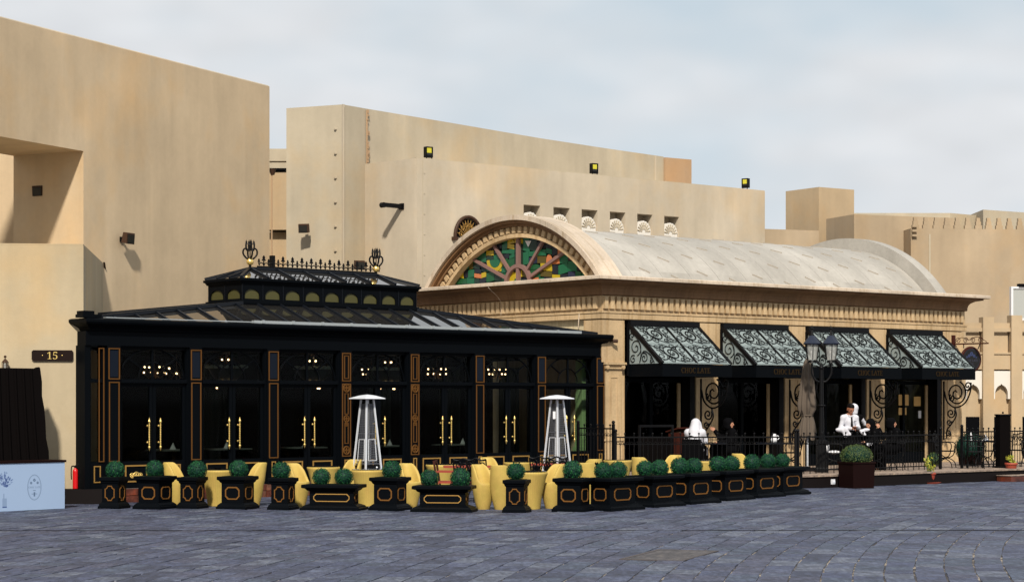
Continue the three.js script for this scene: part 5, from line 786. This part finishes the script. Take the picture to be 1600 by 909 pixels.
{ // pyramid patio heaters
  const h = thing('patio_heater', 'silver pyramid patio heater left of centre among the yellow chairs', 'patio heater', spot(573.5, 43.2), 0.75, 'silver pyramid patio heaters');
  const P = (s, y) => { const w = 0.235 - 0.135 * ((y - 0.05) / 2.02); return w * s; };
  part('base_box', [ringLoft(-0.2, 0.2, -0.2, 0.2, [[0.02, 0.05], [0.0, 0.75]])], M.iron, h);
  for (const [a, b] of [[1, 1], [1, -1], [-1, 1], [-1, -1]]) part('leg', bar([P(a, 0.0) * 1.12, 0, P(b, 0) * 1.12], [P(a, 2.15), 2.15, P(b, 2.15)], 0.032, 0.032), M.steel, h);
  for (let s = 0; s < 4; s++) {
    const rods = [], q = new THREE.Matrix4().makeRotationY((s * PI) / 2), fw = (y) => P(1, y) - 0.012;
    for (let k = 0; k < 26; k++) { const y = 0.78 + k * 0.05; rods.push(bar([-fw(y), y, fw(y)], [fw(y), y, fw(y)], 0.007, 0.007)); } for (const t of [-0.66, -0.33, 0, 0.33, 0.66]) rods.push(bar([t * fw(0.78), 0.78, fw(0.78)], [t * fw(2.05), 2.05, fw(2.05)], 0.007, 0.007));
    part('grille', MG(rods).applyMatrix4(q), M.mesh, h);
    const fy = (y) => fw(y) + 0.008; part('grille_frame', MG([bar([-fw(0.78), 0.78, fy(0.78)], [fw(0.78), 0.78, fy(0.78)], 0.02, 0.02), bar([-fw(1.42), 1.42, fy(1.42)], [fw(1.42), 1.42, fy(1.42)], 0.014, 0.014), bar([-fw(2.05), 2.05, fy(2.05)], [fw(2.05), 2.05, fy(2.05)], 0.014, 0.014)]).applyMatrix4(q), M.mesh, h); part('grille_panel', MG([bar([-0.11, 0.85, fy(0.85)], [-0.09, 1.3, fy(1.3)], 0.012, 0.012), bar([0.11, 0.85, fy(0.85)], [0.09, 1.3, fy(1.3)], 0.012, 0.012), bar([-0.09, 1.3, fy(1.3)], [0.09, 1.3, fy(1.3)], 0.012, 0.012), bar([-0.11, 0.85, fy(0.85)], [0.11, 0.85, fy(0.85)], 0.012, 0.012)]).applyMatrix4(q), M.steel, h);
  }
  part('glass_tube', new THREE.CylinderGeometry(0.055, 0.055, 1.3, 14, 1, true).translate(0, 1.42, 0), M.lampGlass, h);
  part('hood', ringLoft(-0.27, 0.27, -0.27, 0.27, [[0, 2.16], [0.01, 2.17], [0.0, 2.185], [-0.15, 2.24], [-0.25, 2.26]]), M.steel, h); part('knob', new THREE.SphereGeometry(0.025, 8, 6).translate(0.1, 0.7, 0.2), M.steel, h);
  const h2 = copy(h, 'silver pyramid patio heater toward the right end of the conservatory', spot(870.5, 45.4), 0.8, 'silver pyramid patio heaters'); h2.rotation.z = 0;
  const tg = thing('white_heater_tag', 'small white notice inside the right patio heater', 'notice', spot(866, 45.25, 1.72), 0.1); part('card', BB(-0.03, 0.03, 0, 0.17, 0, 0.006), M.white, tg);
}
// ---------------------------------------------------------------- terrace railing, lamp post, parasol, menu stands
{
  const rail = (label, A, Bq, H) => {
    const ax = S(A[0], 0.31, A[1]), bx = S(Bq[0], 0.31, Bq[1]), L = Math.hypot(bx[0] - ax[0], bx[2] - ax[2]), g = thing('iron_railing', label, 'railing', ax, Math.atan2(-(bx[2] - ax[2]), bx[0] - ax[0]));
    part('top_rail', BB(0, L, H - 0.035, H, -0.02, 0.02), M.iron, g); part('middle_rail', BB(0, L, H - 0.2, H - 0.185, -0.01, 0.01), M.iron, g); part('bottom_rail', BB(0, L, 0.08, 0.11, -0.015, 0.015), M.iron, g);
    const b1 = MG([rod([0, 0, 0], [0, H + 0.05, 0], 0.012), new THREE.SphereGeometry(0.026, 8, 6).translate(0, H + 0.07, 0)]), b2 = MG([rod([0, 0.1, 0], [0, H - 0.03, 0], 0.009), tube([[-0.1, H - 0.2, 0], [-0.05, H - 0.12, 0], [0, H - 0.22, 0], [0.05, H - 0.12, 0], [0.1, H - 0.2, 0]], 0.007, 12, 4)]), n = Math.round(L / 0.115);
    for (let k = 0; k <= n; k++) { const p = part('baluster', k % 2 ? b2 : b1, M.iron, g); p.position.x = (k * L) / n; }
    for (const x of [0, L]) part('post', [BB(x - 0.03, x + 0.03, 0, H + 0.1, -0.03, 0.03), new THREE.SphereGeometry(0.045, 10, 8).translate(x, H + 0.14, 0)], M.iron, g);
  };
  rail('black iron railing running back along the yellow seating', [-1.08, 1.7], [2.6, 4.28], 0.94); rail('long black iron railing along the front of the terrace', [2.66, 4.3], [8.42, 4.12], 0.94); rail('black iron railing with taller posts at the far right of the terrace', [9.35, 4.1], [15.5, 4.1], 1.0); rail('short black railing returning to the café corner pilaster', [-1.08, 0.3], [-1.08, 1.62], 1.15);
  const lp = thing('twin_lantern_post', 'black lamp post with two lanterns before the third awning', 'street lamp', spot(1284, 51.3, 0.31), 0.0);
  part('post', [rod([0, 0.8, 0], [0, 2.65, 0], 0.075, 0.05, 12), ringLoft(-0.11, 0.11, -0.11, 0.11, [[0.04, 0], [0.04, 0.1], [0.02, 0.13], [0.0, 0.7], [0.03, 0.74], [0.03, 0.8], [-0.02, 0.84]]), new THREE.TorusGeometry(0.08, 0.025, 6, 14).rotateX(PI / 2).translate(0, 1.7, 0), new THREE.SphereGeometry(0.07, 10, 8).translate(0, 2.66, 0)], M.iron, lp);
  for (const s of [-1, 1]) {
    part('arm', [tube([[0, 2.3, 0], [s * 0.12, 2.32, 0.02], [s * 0.24, 2.5, 0.02], [s * 0.24, 2.78, 0.02]], 0.025, 14, 6), tube([[0, 2.6, 0], [s * 0.1, 2.7, 0.02], [s * 0.23, 2.72, 0.02]], 0.016, 10, 5)], M.iron, lp);
    const ln = part('lantern', [new THREE.CylinderGeometry(0.1, 0.12, 0.06, 6).translate(s * 0.24, 2.82, 0.02), ...[0, 1, 2, 3, 4, 5].map((k) => rod([s * 0.24 + 0.13 * Math.sin(k * PI / 3), 2.86, 0.02 + 0.13 * Math.cos(k * PI / 3)], [s * 0.24 + 0.185 * Math.sin(k * PI / 3), 3.27, 0.02 + 0.185 * Math.cos(k * PI / 3)], 0.011))], M.iron, lp); part('finial', [new THREE.CylinderGeometry(0.02, 0.05, 0.16, 6).translate(s * 0.24, 3.56, 0.02), new THREE.SphereGeometry(0.04, 8, 6).translate(s * 0.24, 3.66, 0.02), new THREE.ConeGeometry(0.015, 0.08, 6).translate(s * 0.24, 3.73, 0.02)], M.iron, ln);
    part('cap', [new THREE.CylinderGeometry(0.07, 0.24, 0.2, 6).translate(s * 0.24, 3.38, 0.02), new THREE.CylinderGeometry(0.245, 0.23, 0.03, 6).translate(s * 0.24, 3.265, 0.02)], phy([0.006, 0.01, 0.025], { roughness: 0.35 }), ln); part('glass', new THREE.CylinderGeometry(0.178, 0.124, 0.4, 6, 1, true).translate(s * 0.24, 3.06, 0.02), M.lampGlass, ln); part('burner', [rod([s * 0.24, 2.86, 0.02], [s * 0.24, 3.0, 0.02], 0.02), new THREE.SphereGeometry(0.045, 8, 8).scale(1, 1.5, 1).translate(s * 0.24, 3.06, 0.02)], M.white, ln);
  }
  const pa = thing('closed_parasol', 'closed grey brown parasol beside the lamp post', 'parasol', spot(1262, 52.2, 0.31), 0);
  { const nu = 48, prof = [[0.03, 2.92], [0.09, 2.84], [0.12, 2.6], [0.16, 2.2], [0.205, 1.75], [0.2, 1.6], [0.13, 1.46], [0.12, 1.42], [0.17, 1.2], [0.2, 0.98], [0.19, 0.86]], pos = [], idx = []; prof.forEach(([r, y], a) => { for (let i = 0; i < nu; i++) { const f = (i / nu) * 2 * PI, rr2 = r * (1 + 0.2 * Math.cos(f * 8) * (a > 1 ? 1 : 0.2) + 0.07 * Math.sin(f * 3 + a)), dy = a > 8 ? 0.07 * Math.sin(f * 5) : 0; pos.push(rr2 * Math.cos(f), y + dy, rr2 * Math.sin(f)); } }); for (let a = 0; a + 1 < prof.length; a++) for (let i = 0; i < nu; i++) { const j = (i + 1) % nu, p = a * nu + i, q = a * nu + j; idx.push(p, q, q + nu, p, q + nu, p + nu); } const g = new THREE.BufferGeometry(); g.setAttribute('position', new THREE.Float32BufferAttribute(pos, 3)); g.setIndex(idx); g.computeVertexNormals(); part('canopy', g, M.canvas, pa); }
  part('pole', rod([0, 0, 0], [0, 2.98, 0], 0.03), M.steel, pa); part('tie', new THREE.TorusGeometry(0.13, 0.02, 6, 20).rotateX(PI / 2).translate(0, 1.44, 0), M.canvas, pa); part('base', BB(-0.3, 0.3, 0, 0.08, -0.3, 0.3), M.darkStone, pa);
  const mc = thing('menu_cabinet', 'tall narrow black upright stand at the right of the terrace', 'menu stand', spot(1568, 54.9, 0.31), 0.3); part('cabinet', BB(-0.16, 0.16, 0.05, 1.42, -0.12, 0.12), M.blackMatt, mc); part('cap', [BB(-0.18, 0.18, 1.42, 1.46, -0.14, 0.14), new THREE.SphereGeometry(0.03, 8, 6).translate(0, 1.5, 0)], M.iron, mc); part('base', BB(-0.2, 0.2, 0, 0.05, -0.16, 0.16), M.iron, mc);
  const pd = thing('wooden_podium', 'dark red wooden host stand in front of the first shop window', 'podium', S(2.0, 0.31, 0.75), SF.ry); part('stand', ringLoft(-0.2, 0.2, -0.18, 0.18, [[0.03, 0], [0.03, 0.08], [0, 0.1], [0, 1.0]]), M.wood, pd); part('top', bar([0, 1.02, -0.24], [0, 1.12, 0.24], 0.5, 0.03), M.wood, pd);
  const dm = thing('dark_screen', 'dark framed screen standing behind the café corner railing', 'screen', S(0.95, 0.31, 1.0), SF.ry); part('frame', [BB(-0.6, 0.6, 1.15, 1.21, -0.03, 0.03), BB(-0.6, -0.55, 0, 1.15, -0.03, 0.03), BB(0.55, 0.6, 0, 1.15, -0.03, 0.03)], M.iron, dm); part('panel', BB(-0.55, 0.55, 0.1, 0.9, -0.015, 0.015), M.blackMatt, dm);
  const sk = thing('socket_box', 'white weatherproof socket on the dark terrace riser', 'socket', [(1301 - 800) / 3150 * 48.6, 0.12, -48.6], SF.ry); part('cover', BB(-0.05, 0.05, 0, 0.12, 0, 0.05), M.white, sk); part('flap', BB(-0.045, 0.045, 0.02, 0.07, 0.05, 0.06), M.steel, sk);
}

// ---------------------------------------------------------------- people
{
  function blob(caps, cell, k = 0.03) { // tapered capsules joined by a smooth minimum and meshed
    const lo = [1e9, 1e9, 1e9], hi = [-1e9, -1e9, -1e9];
    for (const [a, ra, b, rb] of caps) for (let q = 0; q < 3; q++) { lo[q] = Math.min(lo[q], a[q] - ra, b[q] - rb); hi[q] = Math.max(hi[q], a[q] + ra, b[q] + rb); }
    const ext = Math.max(...[0, 1, 2].map((q) => hi[q] - lo[q])) + 6 * cell, n = Math.max(16, Math.min(150, Math.ceil(ext / cell))), c = [0, 1, 2].map((q) => (lo[q] + hi[q]) / 2), half = ext / 2;
    const mc = new MarchingCubes(n, M.skin, false, false, 400000); mc.isolation = 0; const f = new Float32Array(n * n * n).fill(1), st = ext / n, P = (i, q) => c[q] + ((i - n / 2) / (n / 2)) * half;
    for (const [a, ra, b, rb] of caps) {
      const m = Math.max(ra, rb) + k + 2 * st, I = [0, 1, 2].map((q) => [Math.max(1, Math.floor((Math.min(a[q], b[q]) - m - c[q]) / half * n / 2 + n / 2)), Math.min(n - 2, Math.ceil((Math.max(a[q], b[q]) + m - c[q]) / half * n / 2 + n / 2))]), d = [b[0] - a[0], b[1] - a[1], b[2] - a[2]], L2 = d[0] * d[0] + d[1] * d[1] + d[2] * d[2] || 1e-9;
      for (let z = I[2][0]; z <= I[2][1]; z++) for (let y = I[1][0]; y <= I[1][1]; y++) for (let x = I[0][0]; x <= I[0][1]; x++) {
        const px = P(x, 0) - a[0], py = P(y, 1) - a[1], pz = P(z, 2) - a[2], t = Math.max(0, Math.min(1, (px * d[0] + py * d[1] + pz * d[2]) / L2)), dist = Math.hypot(px - t * d[0], py - t * d[1], pz - t * d[2]) - (ra + (rb - ra) * t), o = x + y * n + z * n * n, v = f[o], h = Math.max(k - Math.abs(v - dist), 0) / k; f[o] = Math.min(v, dist) - h * h * k * 0.25;
      }
    }
    for (let i = 0; i < f.length; i++) mc.field[i] = -f[i];
    mc.update(); const g = new THREE.BufferGeometry(), N = mc.count; g.setAttribute('position', new THREE.Float32BufferAttribute(mc.positionArray.slice(0, N * 3), 3)); g.setAttribute('normal', new THREE.Float32BufferAttribute(mc.normalArray.slice(0, N * 3), 3));
    g.scale(half, half, half).translate(...c); g.computeVertexNormals(); return g;
  }
  const add3 = (a, b, s = 1) => [a[0] + b[0] * s, a[1] + b[1] * s, a[2] + b[2] * s];
  function hand(w, dir, thumbSide, curl = 0.5, nrm = [0, -1, 0]) { // palm, four unequal fingers and a thumb
    const D = V(...dir).normalize(), N0 = V(...nrm), Sd = V().crossVectors(D, N0).normalize(), N = V().crossVectors(Sd, D).normalize(), at = (f, s, n) => [w[0] + D.x * f + Sd.x * s + N.x * n, w[1] + D.y * f + Sd.y * s + N.y * n, w[2] + D.z * f + Sd.z * s + N.z * n], caps = [[at(0, 0, 0), 0.026, at(0.04, 0, 0), 0.026], [at(0.035, -0.024, 0), 0.017, at(0.085, -0.03, 0), 0.014], [at(0.035, 0.02, 0), 0.018, at(0.085, 0.028, 0), 0.014], [at(0.03, 0, 0), 0.02, at(0.088, 0, 0), 0.015]];
    [[-0.03, 0.066], [-0.01, 0.078], [0.01, 0.074], [0.03, 0.056]].forEach(([s, L], i) => { const c = curl * (1 + i * 0.12), k1 = at(0.088 + L * 0.5 * Math.cos(c), s * 1.1, L * 0.5 * Math.sin(c)), k2 = at(0.088 + L * 0.5 * Math.cos(c) + L * 0.5 * Math.cos(c * 2.1), s * 1.15, L * 0.5 * Math.sin(c) + L * 0.5 * Math.sin(c * 2.1)); caps.push([at(0.085, s, 0), 0.0095, k1, 0.0088], [k1, 0.0088, k2, 0.0075]); });
    const t = thumbSide; caps.push([at(0.025, t * 0.024, 0.004), 0.014, at(0.055, t * 0.052, 0.018), 0.011], [at(0.055, t * 0.052, 0.018), 0.011, at(0.085, t * 0.056, 0.03), 0.009]);
    return blob(caps, 0.004, 0.006);
  }
  function headGeo(c, fwd, tilt, s = 1) { // skull, jaw, nose, brow, ears; fwd = turn about y, tilt = nod
    const q = new THREE.Quaternion().setFromEuler(new THREE.Euler(tilt, fwd, 0, 'YXZ')), T = (x, y, z) => V(x * s, y * s, z * s).applyQuaternion(q).add(V(...c)).toArray();
    const caps = [[T(0, 0.035, -0.02), 0.092, T(0, 0.03, 0.015), 0.082], [T(0, -0.03, 0.03), 0.066, T(0, -0.085, 0.055), 0.036], [T(-0.04, -0.03, 0.04), 0.035, T(0.04, -0.03, 0.04), 0.035], [T(0, 0.012, 0.092), 0.011, T(0, -0.026, 0.112), 0.0145], [T(-0.035, 0.02, 0.078), 0.016, T(0.035, 0.02, 0.078), 0.016], [T(-0.088, 0.01, -0.01), 0.012, T(-0.09, -0.03, -0.005), 0.011], [T(0.088, 0.01, -0.01), 0.012, T(0.09, -0.03, -0.005), 0.011], [T(-0.018, -0.058, 0.086), 0.011, T(0.018, -0.058, 0.086), 0.011]].map(([a, r, b, r2]) => [a, r * s, b, r2 * s]);
    return { geo: blob(caps, 0.005, 0.02), T, q };
  }
  function person(label, pos, ry, o) {
    const g = thing('person', label, 'person', pos, ry), skin = o.dark ? M.skinDark : M.skin, J = o.J, list = [];
    const limb = (a, ra, b, rb) => list.push([a, ra, b, rb]);
    limb(J.pelvis, 0.125, J.waist, 0.115); limb(J.waist, 0.115, J.chest, 0.135); limb(J.chest, 0.12, J.neck, 0.06); limb(J.neck, 0.052, add3(J.head, [0, -0.06, -0.01]), 0.05);
    for (const s of ['L', 'R']) { limb(J.neck, 0.06, J['sh' + s], 0.062); limb(J['sh' + s], 0.055, J['el' + s], 0.042); limb(J['el' + s], 0.042, J['wr' + s], 0.027); limb(J['hip' + s], 0.092, J['kn' + s], 0.06); limb(J['kn' + s], 0.058, J['an' + s], 0.038); limb(add3(J['an' + s], [0, -0.035, -0.03]), 0.036, add3(J['an' + s], [0, -0.05, 0.14]), 0.03); }
    const H = headGeo(J.head, o.turn ?? 0, o.nod ?? 0), hands = ['L', 'R'].map((s) => hand(J['wr' + s], o['dir' + s] ?? [J['wr' + s][0] - J['el' + s][0], J['wr' + s][1] - J['el' + s][1], J['wr' + s][2] - J['el' + s][2]], (s === 'L' ? 1 : -1), o['curl' + s] ?? 0.5, o['nrm' + s]));
    part('body', [blob(list, 0.0135, 0.05), H.geo, ...hands], skin, g);
    for (const x of [-0.034, 0.034]) part('eye', new THREE.SphereGeometry(0.011, 8, 6).translate(...H.T(x, 0.0, 0.088)), M.eye, g);
    part('mouth', new THREE.SphereGeometry(0.016, 8, 6).scale(1.3, 0.4, 0.6).applyQuaternion(H.q).translate(...H.T(0, -0.058, 0.096)), M.lip, g);
    for (const [n, m, caps, cell, k] of o.clothes(H)) part(n, blob(caps, cell ?? 0.015, k ?? 0.05), m, g);
    return { g, H };
  }
  const stand = (h = {}) => ({ pelvis: [0, 0.95, 0], waist: [0, 1.08, 0], chest: [0, 1.28, 0.0], neck: [0, 1.44, 0.0], head: [0, 1.6, 0.04], shL: [0.175, 1.38, 0], shR: [-0.175, 1.38, 0], elL: [0.25, 1.12, -0.03], elR: [-0.25, 1.12, -0.03], wrL: [0.24, 0.9, 0.08], wrR: [-0.24, 0.9, 0.08], hipL: [0.09, 0.9, 0], hipR: [-0.09, 0.9, 0], knL: [0.1, 0.49, 0.02], knR: [-0.1, 0.49, 0.02], anL: [0.1, 0.09, -0.02], anR: [-0.1, 0.09, -0.02], ...h });
  const sit = (h = {}) => ({ pelvis: [0, 0.58, -0.02], waist: [0, 0.7, -0.02], chest: [0, 0.9, -0.01], neck: [0, 1.06, 0.0], head: [0, 1.22, 0.05], shL: [0.17, 1.0, 0], shR: [-0.17, 1.0, 0], elL: [0.22, 0.76, 0.06], elR: [-0.22, 0.76, 0.06], wrL: [0.14, 0.72, 0.28], wrR: [-0.14, 0.72, 0.28], hipL: [0.1, 0.56, 0.02], hipR: [-0.1, 0.56, 0.02], knL: [0.12, 0.54, 0.42], knR: [-0.12, 0.54, 0.42], anL: [0.12, 0.09, 0.42], anR: [-0.12, 0.09, 0.42], ...h });
  const sleeve = (J, s, r = 1, end = 0.95) => { const w = J['wr' + s], e = J['el' + s], q = [0, 1, 2].map((i) => e[i] + (w[i] - e[i]) * end); return [[J['sh' + s], 0.08 * r, e, 0.062 * r], [e, 0.06 * r, q, 0.05 * r]]; };
  const trunk = (J, r = 1) => [[J.pelvis, 0.15 * r, J.waist, 0.142 * r], [J.waist, 0.142 * r, J.chest, 0.155 * r], [J.chest, 0.14 * r, add3(J.neck, [0, -0.02, 0]), 0.07 * r], [J.neck, 0.062, J.shL, 0.078 * r], [J.neck, 0.062, J.shR, 0.078 * r]];
  const robe = (J, r = 1) => [...trunk(J, r), ...['L', 'R'].flatMap((s) => [[J['hip' + s], 0.14 * r, J['kn' + s], 0.115 * r], [J['kn' + s], 0.115 * r, add3(J['an' + s], [0, -0.01, 0]), 0.11 * r]]), [[0, J.knL[1], J.knL[2]], 0.11 * r, [0, J.anL[1] + 0.04, J.anL[2]], 0.11 * r]];
  const veil = (J, H, open = 0.055) => [[H.T(0, 0.045, -0.035), 0.108, H.T(0, 0.055, 0.0), 0.1], [H.T(0, 0.05, -open), 0.1, H.T(0, -0.06, -open), 0.1], [H.T(-0.07, 0.03, -0.005), 0.05, H.T(-0.07, -0.1, 0.0), 0.055], [H.T(0.07, 0.03, -0.005), 0.05, H.T(0.07, -0.1, 0.0), 0.055], [add3(J.neck, [0, 0.0, 0.03]), 0.09, add3(J.chest, [0, 0.06, 0.05]), 0.12]];

  // waiter
  const wJ = stand({ head: [0.0, 1.6, 0.07], elL: [0.24, 1.12, 0.02], elR: [-0.25, 1.12, 0.0], wrL: [0.07, 1.14, 0.24], wrR: [-0.05, 1.1, 0.26] });
  const w = person('waiter in white shirt and black tie looking down at a notepad', spot(1328, 52.6, 0.31), 0.25, { dark: true, J: wJ, nod: 0.42, turn: 0.15, curlL: 0.7, curlR: 0.8, dirL: [-0.7, 0.1, 0.7], dirR: [0.7, 0.1, 0.7], clothes: (H) => [
    ['shirt', M.shirt, [...trunk(wJ, 0.94), ...sleeve(wJ, 'L', 0.82), ...sleeve(wJ, 'R', 0.82)], 0.0135, 0.045],
    ['trousers', M.abaya, ['L', 'R'].flatMap((s) => [[wJ['hip' + s], 0.115, wJ['kn' + s], 0.085], [wJ['kn' + s], 0.083, add3(wJ['an' + s], [0, -0.02, 0]), 0.07]]).concat([[wJ.pelvis, 0.158, [0, 1.02, 0], 0.15], [[0, 0.85, 0.04], 0.14, [0, 0.5, 0.06], 0.13]])],
    ['hair', M.hair, [[H.T(0, 0.06, -0.035), 0.093, H.T(0, 0.075, 0.005), 0.083], [H.T(0, 0.02, -0.05), 0.086, H.T(0, -0.03, -0.05), 0.07]], 0.006, 0.03],
    ['shoes', M.hair, ['L', 'R'].map((s) => [add3(wJ['an' + s], [0, -0.04, -0.03]), 0.045, add3(wJ['an' + s], [0, -0.05, 0.15]), 0.038]), 0.012, 0.02]] }).g;
  part('tie', wuv(extr([[-0.018, 0], [0.018, 0], [0.035, -0.3], [0, -0.35], [-0.035, -0.3]], 0.014).rotateX(-0.06).translate(0.0, 1.4, 0.135)), M.hair, w); part('collar', [bar([-0.06, 1.44, 0.07], [0, 1.4, 0.125], 0.03, 0.04), bar([0.06, 1.44, 0.07], [0, 1.4, 0.125], 0.03, 0.04)], M.shirt, w); part('name_badge', BB(0.06, 0.12, 1.28, 1.295, 0.15, 0.165), M.hair, w);
  const pad = thing('order_pad', 'small dark order pad held by the waiter', 'notepad', add3(spot(1328, 52.6, 0.31), [0.09, 1.13, 0.33]), 0.25); part('cover', BB(-0.05, 0.05, 0, 0.012, -0.08, 0.07), M.hair, pad); part('paper', BB(-0.045, 0.045, 0.0125, 0.016, -0.075, 0.065), M.skin, pad);
  const nk = thing('arm_napkin', 'white napkin draped over the waiter\'s forearm', 'napkin', spot(1328, 52.6, 0.31), 0.25); part('cloth', blob([[[-0.3, 1.06, 0.0], 0.055, [-0.16, 1.08, 0.14], 0.07], [[-0.36, 1.07, 0.02], 0.035, [-0.24, 1.06, 0.08], 0.05], [[-0.22, 1.03, 0.12], 0.045, [-0.17, 0.92, 0.15], 0.055], [[-0.14, 1.03, 0.17], 0.04, [-0.08, 0.95, 0.18], 0.045]], 0.01, 0.05), M.shirt, nk);
  // man behind the waiter
  const mJ = stand({ elR: [-0.34, 1.2, 0.05], wrR: [-0.48, 1.24, 0.22], elL: [0.24, 1.1, 0.0] });
  person('man in white headscarf behind the waiter with white sleeved arm reaching right', spot(1336, 53.6, 0.31), 3.5, { J: mJ, turn: -0.2, clothes: (H) => [
    ['robe', M.abaya, robe(mJ), 0.016, 0.06], ['sleeve', M.shirt, sleeve(mJ, 'R', 0.8), 0.012, 0.03], ['sleeve', M.abaya, sleeve(mJ, 'L', 1.05), 0.014, 0.03],
    ['headscarf', M.shirt, [[H.T(0, 0.045, -0.035), 0.104, H.T(0, 0.055, 0.005), 0.098], [H.T(0, 0.02, -0.05), 0.095, H.T(0, -0.09, -0.055), 0.085]], 0.009, 0.04]] });
  // seated guest in white
  const tJ = sit({ waist: [0, 0.7, 0.0], chest: [0, 0.9, 0.07], neck: [0, 1.05, 0.13], head: [0, 1.2, 0.2], shL: [0.18, 1.0, 0.09], shR: [-0.18, 1.0, 0.09], elL: [0.24, 0.78, 0.2], elR: [-0.24, 0.78, 0.2], wrL: [0.13, 0.78, 0.42], wrR: [-0.13, 0.78, 0.42] });
  person('seated guest in white robe and white headscarf seen from behind', spot(1085, 51.75, 0.31), 2.8, { J: tJ, nod: 0.1, clothes: (H) => [
    ['robe', M.shirt, [...robe(tJ, 1.12), ...sleeve(tJ, 'L', 1.2), ...sleeve(tJ, 'R', 1.2)], 0.016, 0.06],
    ['headscarf', M.shirt, [[H.T(0, 0.05, -0.035), 0.11, H.T(0, 0.05, 0.02), 0.102], [H.T(0, 0.04, -0.06), 0.11, H.T(0, -0.2, -0.12), 0.15], [H.T(0, -0.2, -0.13), 0.15, H.T(0, -0.38, -0.17), 0.16], [H.T(-0.09, 0.02, -0.01), 0.05, H.T(-0.13, -0.22, -0.03), 0.08], [H.T(0.09, 0.02, -0.01), 0.05, H.T(0.13, -0.22, -0.03), 0.08]], 0.01, 0.05]] });
  // companion raising a hand
  const cJ = sit({ elR: [-0.26, 0.82, 0.2], wrR: [-0.3, 1.03, 0.36], wrL: [0.1, 0.74, 0.36] });
  person('seated companion in black robe raising an open hand toward the white robed guest', spot(1143, 52.5, 0.31), -1.45, { J: cJ, turn: 2.6, dirR: [0.1, 0.55, 0.8], curlR: 0.25, nrmR: [-1, 0, 0], clothes: (H) => [['robe', M.abaya, [...robe(cJ, 1.1), ...sleeve(cJ, 'L', 1.2), ...sleeve(cJ, 'R', 1.15)], 0.016, 0.06], ['headscarf', M.abaya, veil(cJ, H, 0.06), 0.01, 0.04]] });
  // woman with napkin
  const nJ = sit({ head: [0, 1.2, 0.08], elR: [-0.2, 0.84, 0.16], wrR: [-0.08, 1.02, 0.3], elL: [0.24, 0.8, 0.08], wrL: [0.16, 0.76, 0.3] });
  person('seated woman in black robe and headscarf facing left beside the waiter', spot(1364, 52.8, 0.31), -1.2, { J: nJ, turn: 0.2, nod: 0.1, dirR: [0.2, 0.5, 0.5], clothes: (H) => [['robe', M.abaya, [...robe(nJ, 1.08), ...sleeve(nJ, 'L', 1.15), ...sleeve(nJ, 'R', 1.1, 0.9)], 0.016, 0.06], ['headscarf', M.abaya, veil(nJ, H, 0.055), 0.009, 0.035]] });
  const n2 = thing('held_napkin', 'crumpled white napkin held up by the seated woman', 'napkin', spot(1351.5, 52.55, 1.31), 0); part('cloth', blob([[[-0.1, 0.04, 0], 0.035, [0.06, 0.06, 0], 0.04], [[-0.06, 0, 0.02], 0.05, [0.0, -0.06, 0.02], 0.04], [[0.02, 0.07, 0], 0.03, [0.11, 0.07, 0.02], 0.025]], 0.008, 0.04), M.shirt, n2);
  const pl = thing('patterned_bag', 'black and white patterned bag on the seated woman\'s lap', 'bag', spot(1359, 52.45, 1.0), 0); part('bag', blob([[[-0.08, 0, 0], 0.06, [0.08, 0, 0], 0.06]], 0.01, 0.03), M.abaya, pl); part('pattern', Array.from({ length: 14 }, () => new THREE.SphereGeometry(rr(0.012, 0.022), 6, 5).scale(1, 1, 0.4).translate(rr(-0.1, 0.1), rr(-0.04, 0.05), 0.058)), M.shirt, pl);
  const rJ = sit({ elR: [-0.24, 0.86, 0.2], wrR: [-0.22, 1.08, 0.32], wrL: [0.12, 0.72, 0.34], elL: [0.22, 0.78, 0.1] });
  person('rightmost seated guest in black with a hand raised, face turned away', spot(1397, 53.4, 0.31), -1.25, { J: rJ, turn: 2.7, dirR: [0.1, 0.9, 0.3], curlR: 0.5, nrmR: [-1, 0, 0], clothes: (H) => [['robe', M.abaya, [...robe(rJ, 1.12), ...sleeve(rJ, 'L', 1.2), ...sleeve(rJ, 'R', 1.15, 0.92)], 0.016, 0.06], ['headscarf', M.abaya, veil(rJ, H, 0.06), 0.01, 0.04]] });
}

renderer.render(scene, camera);
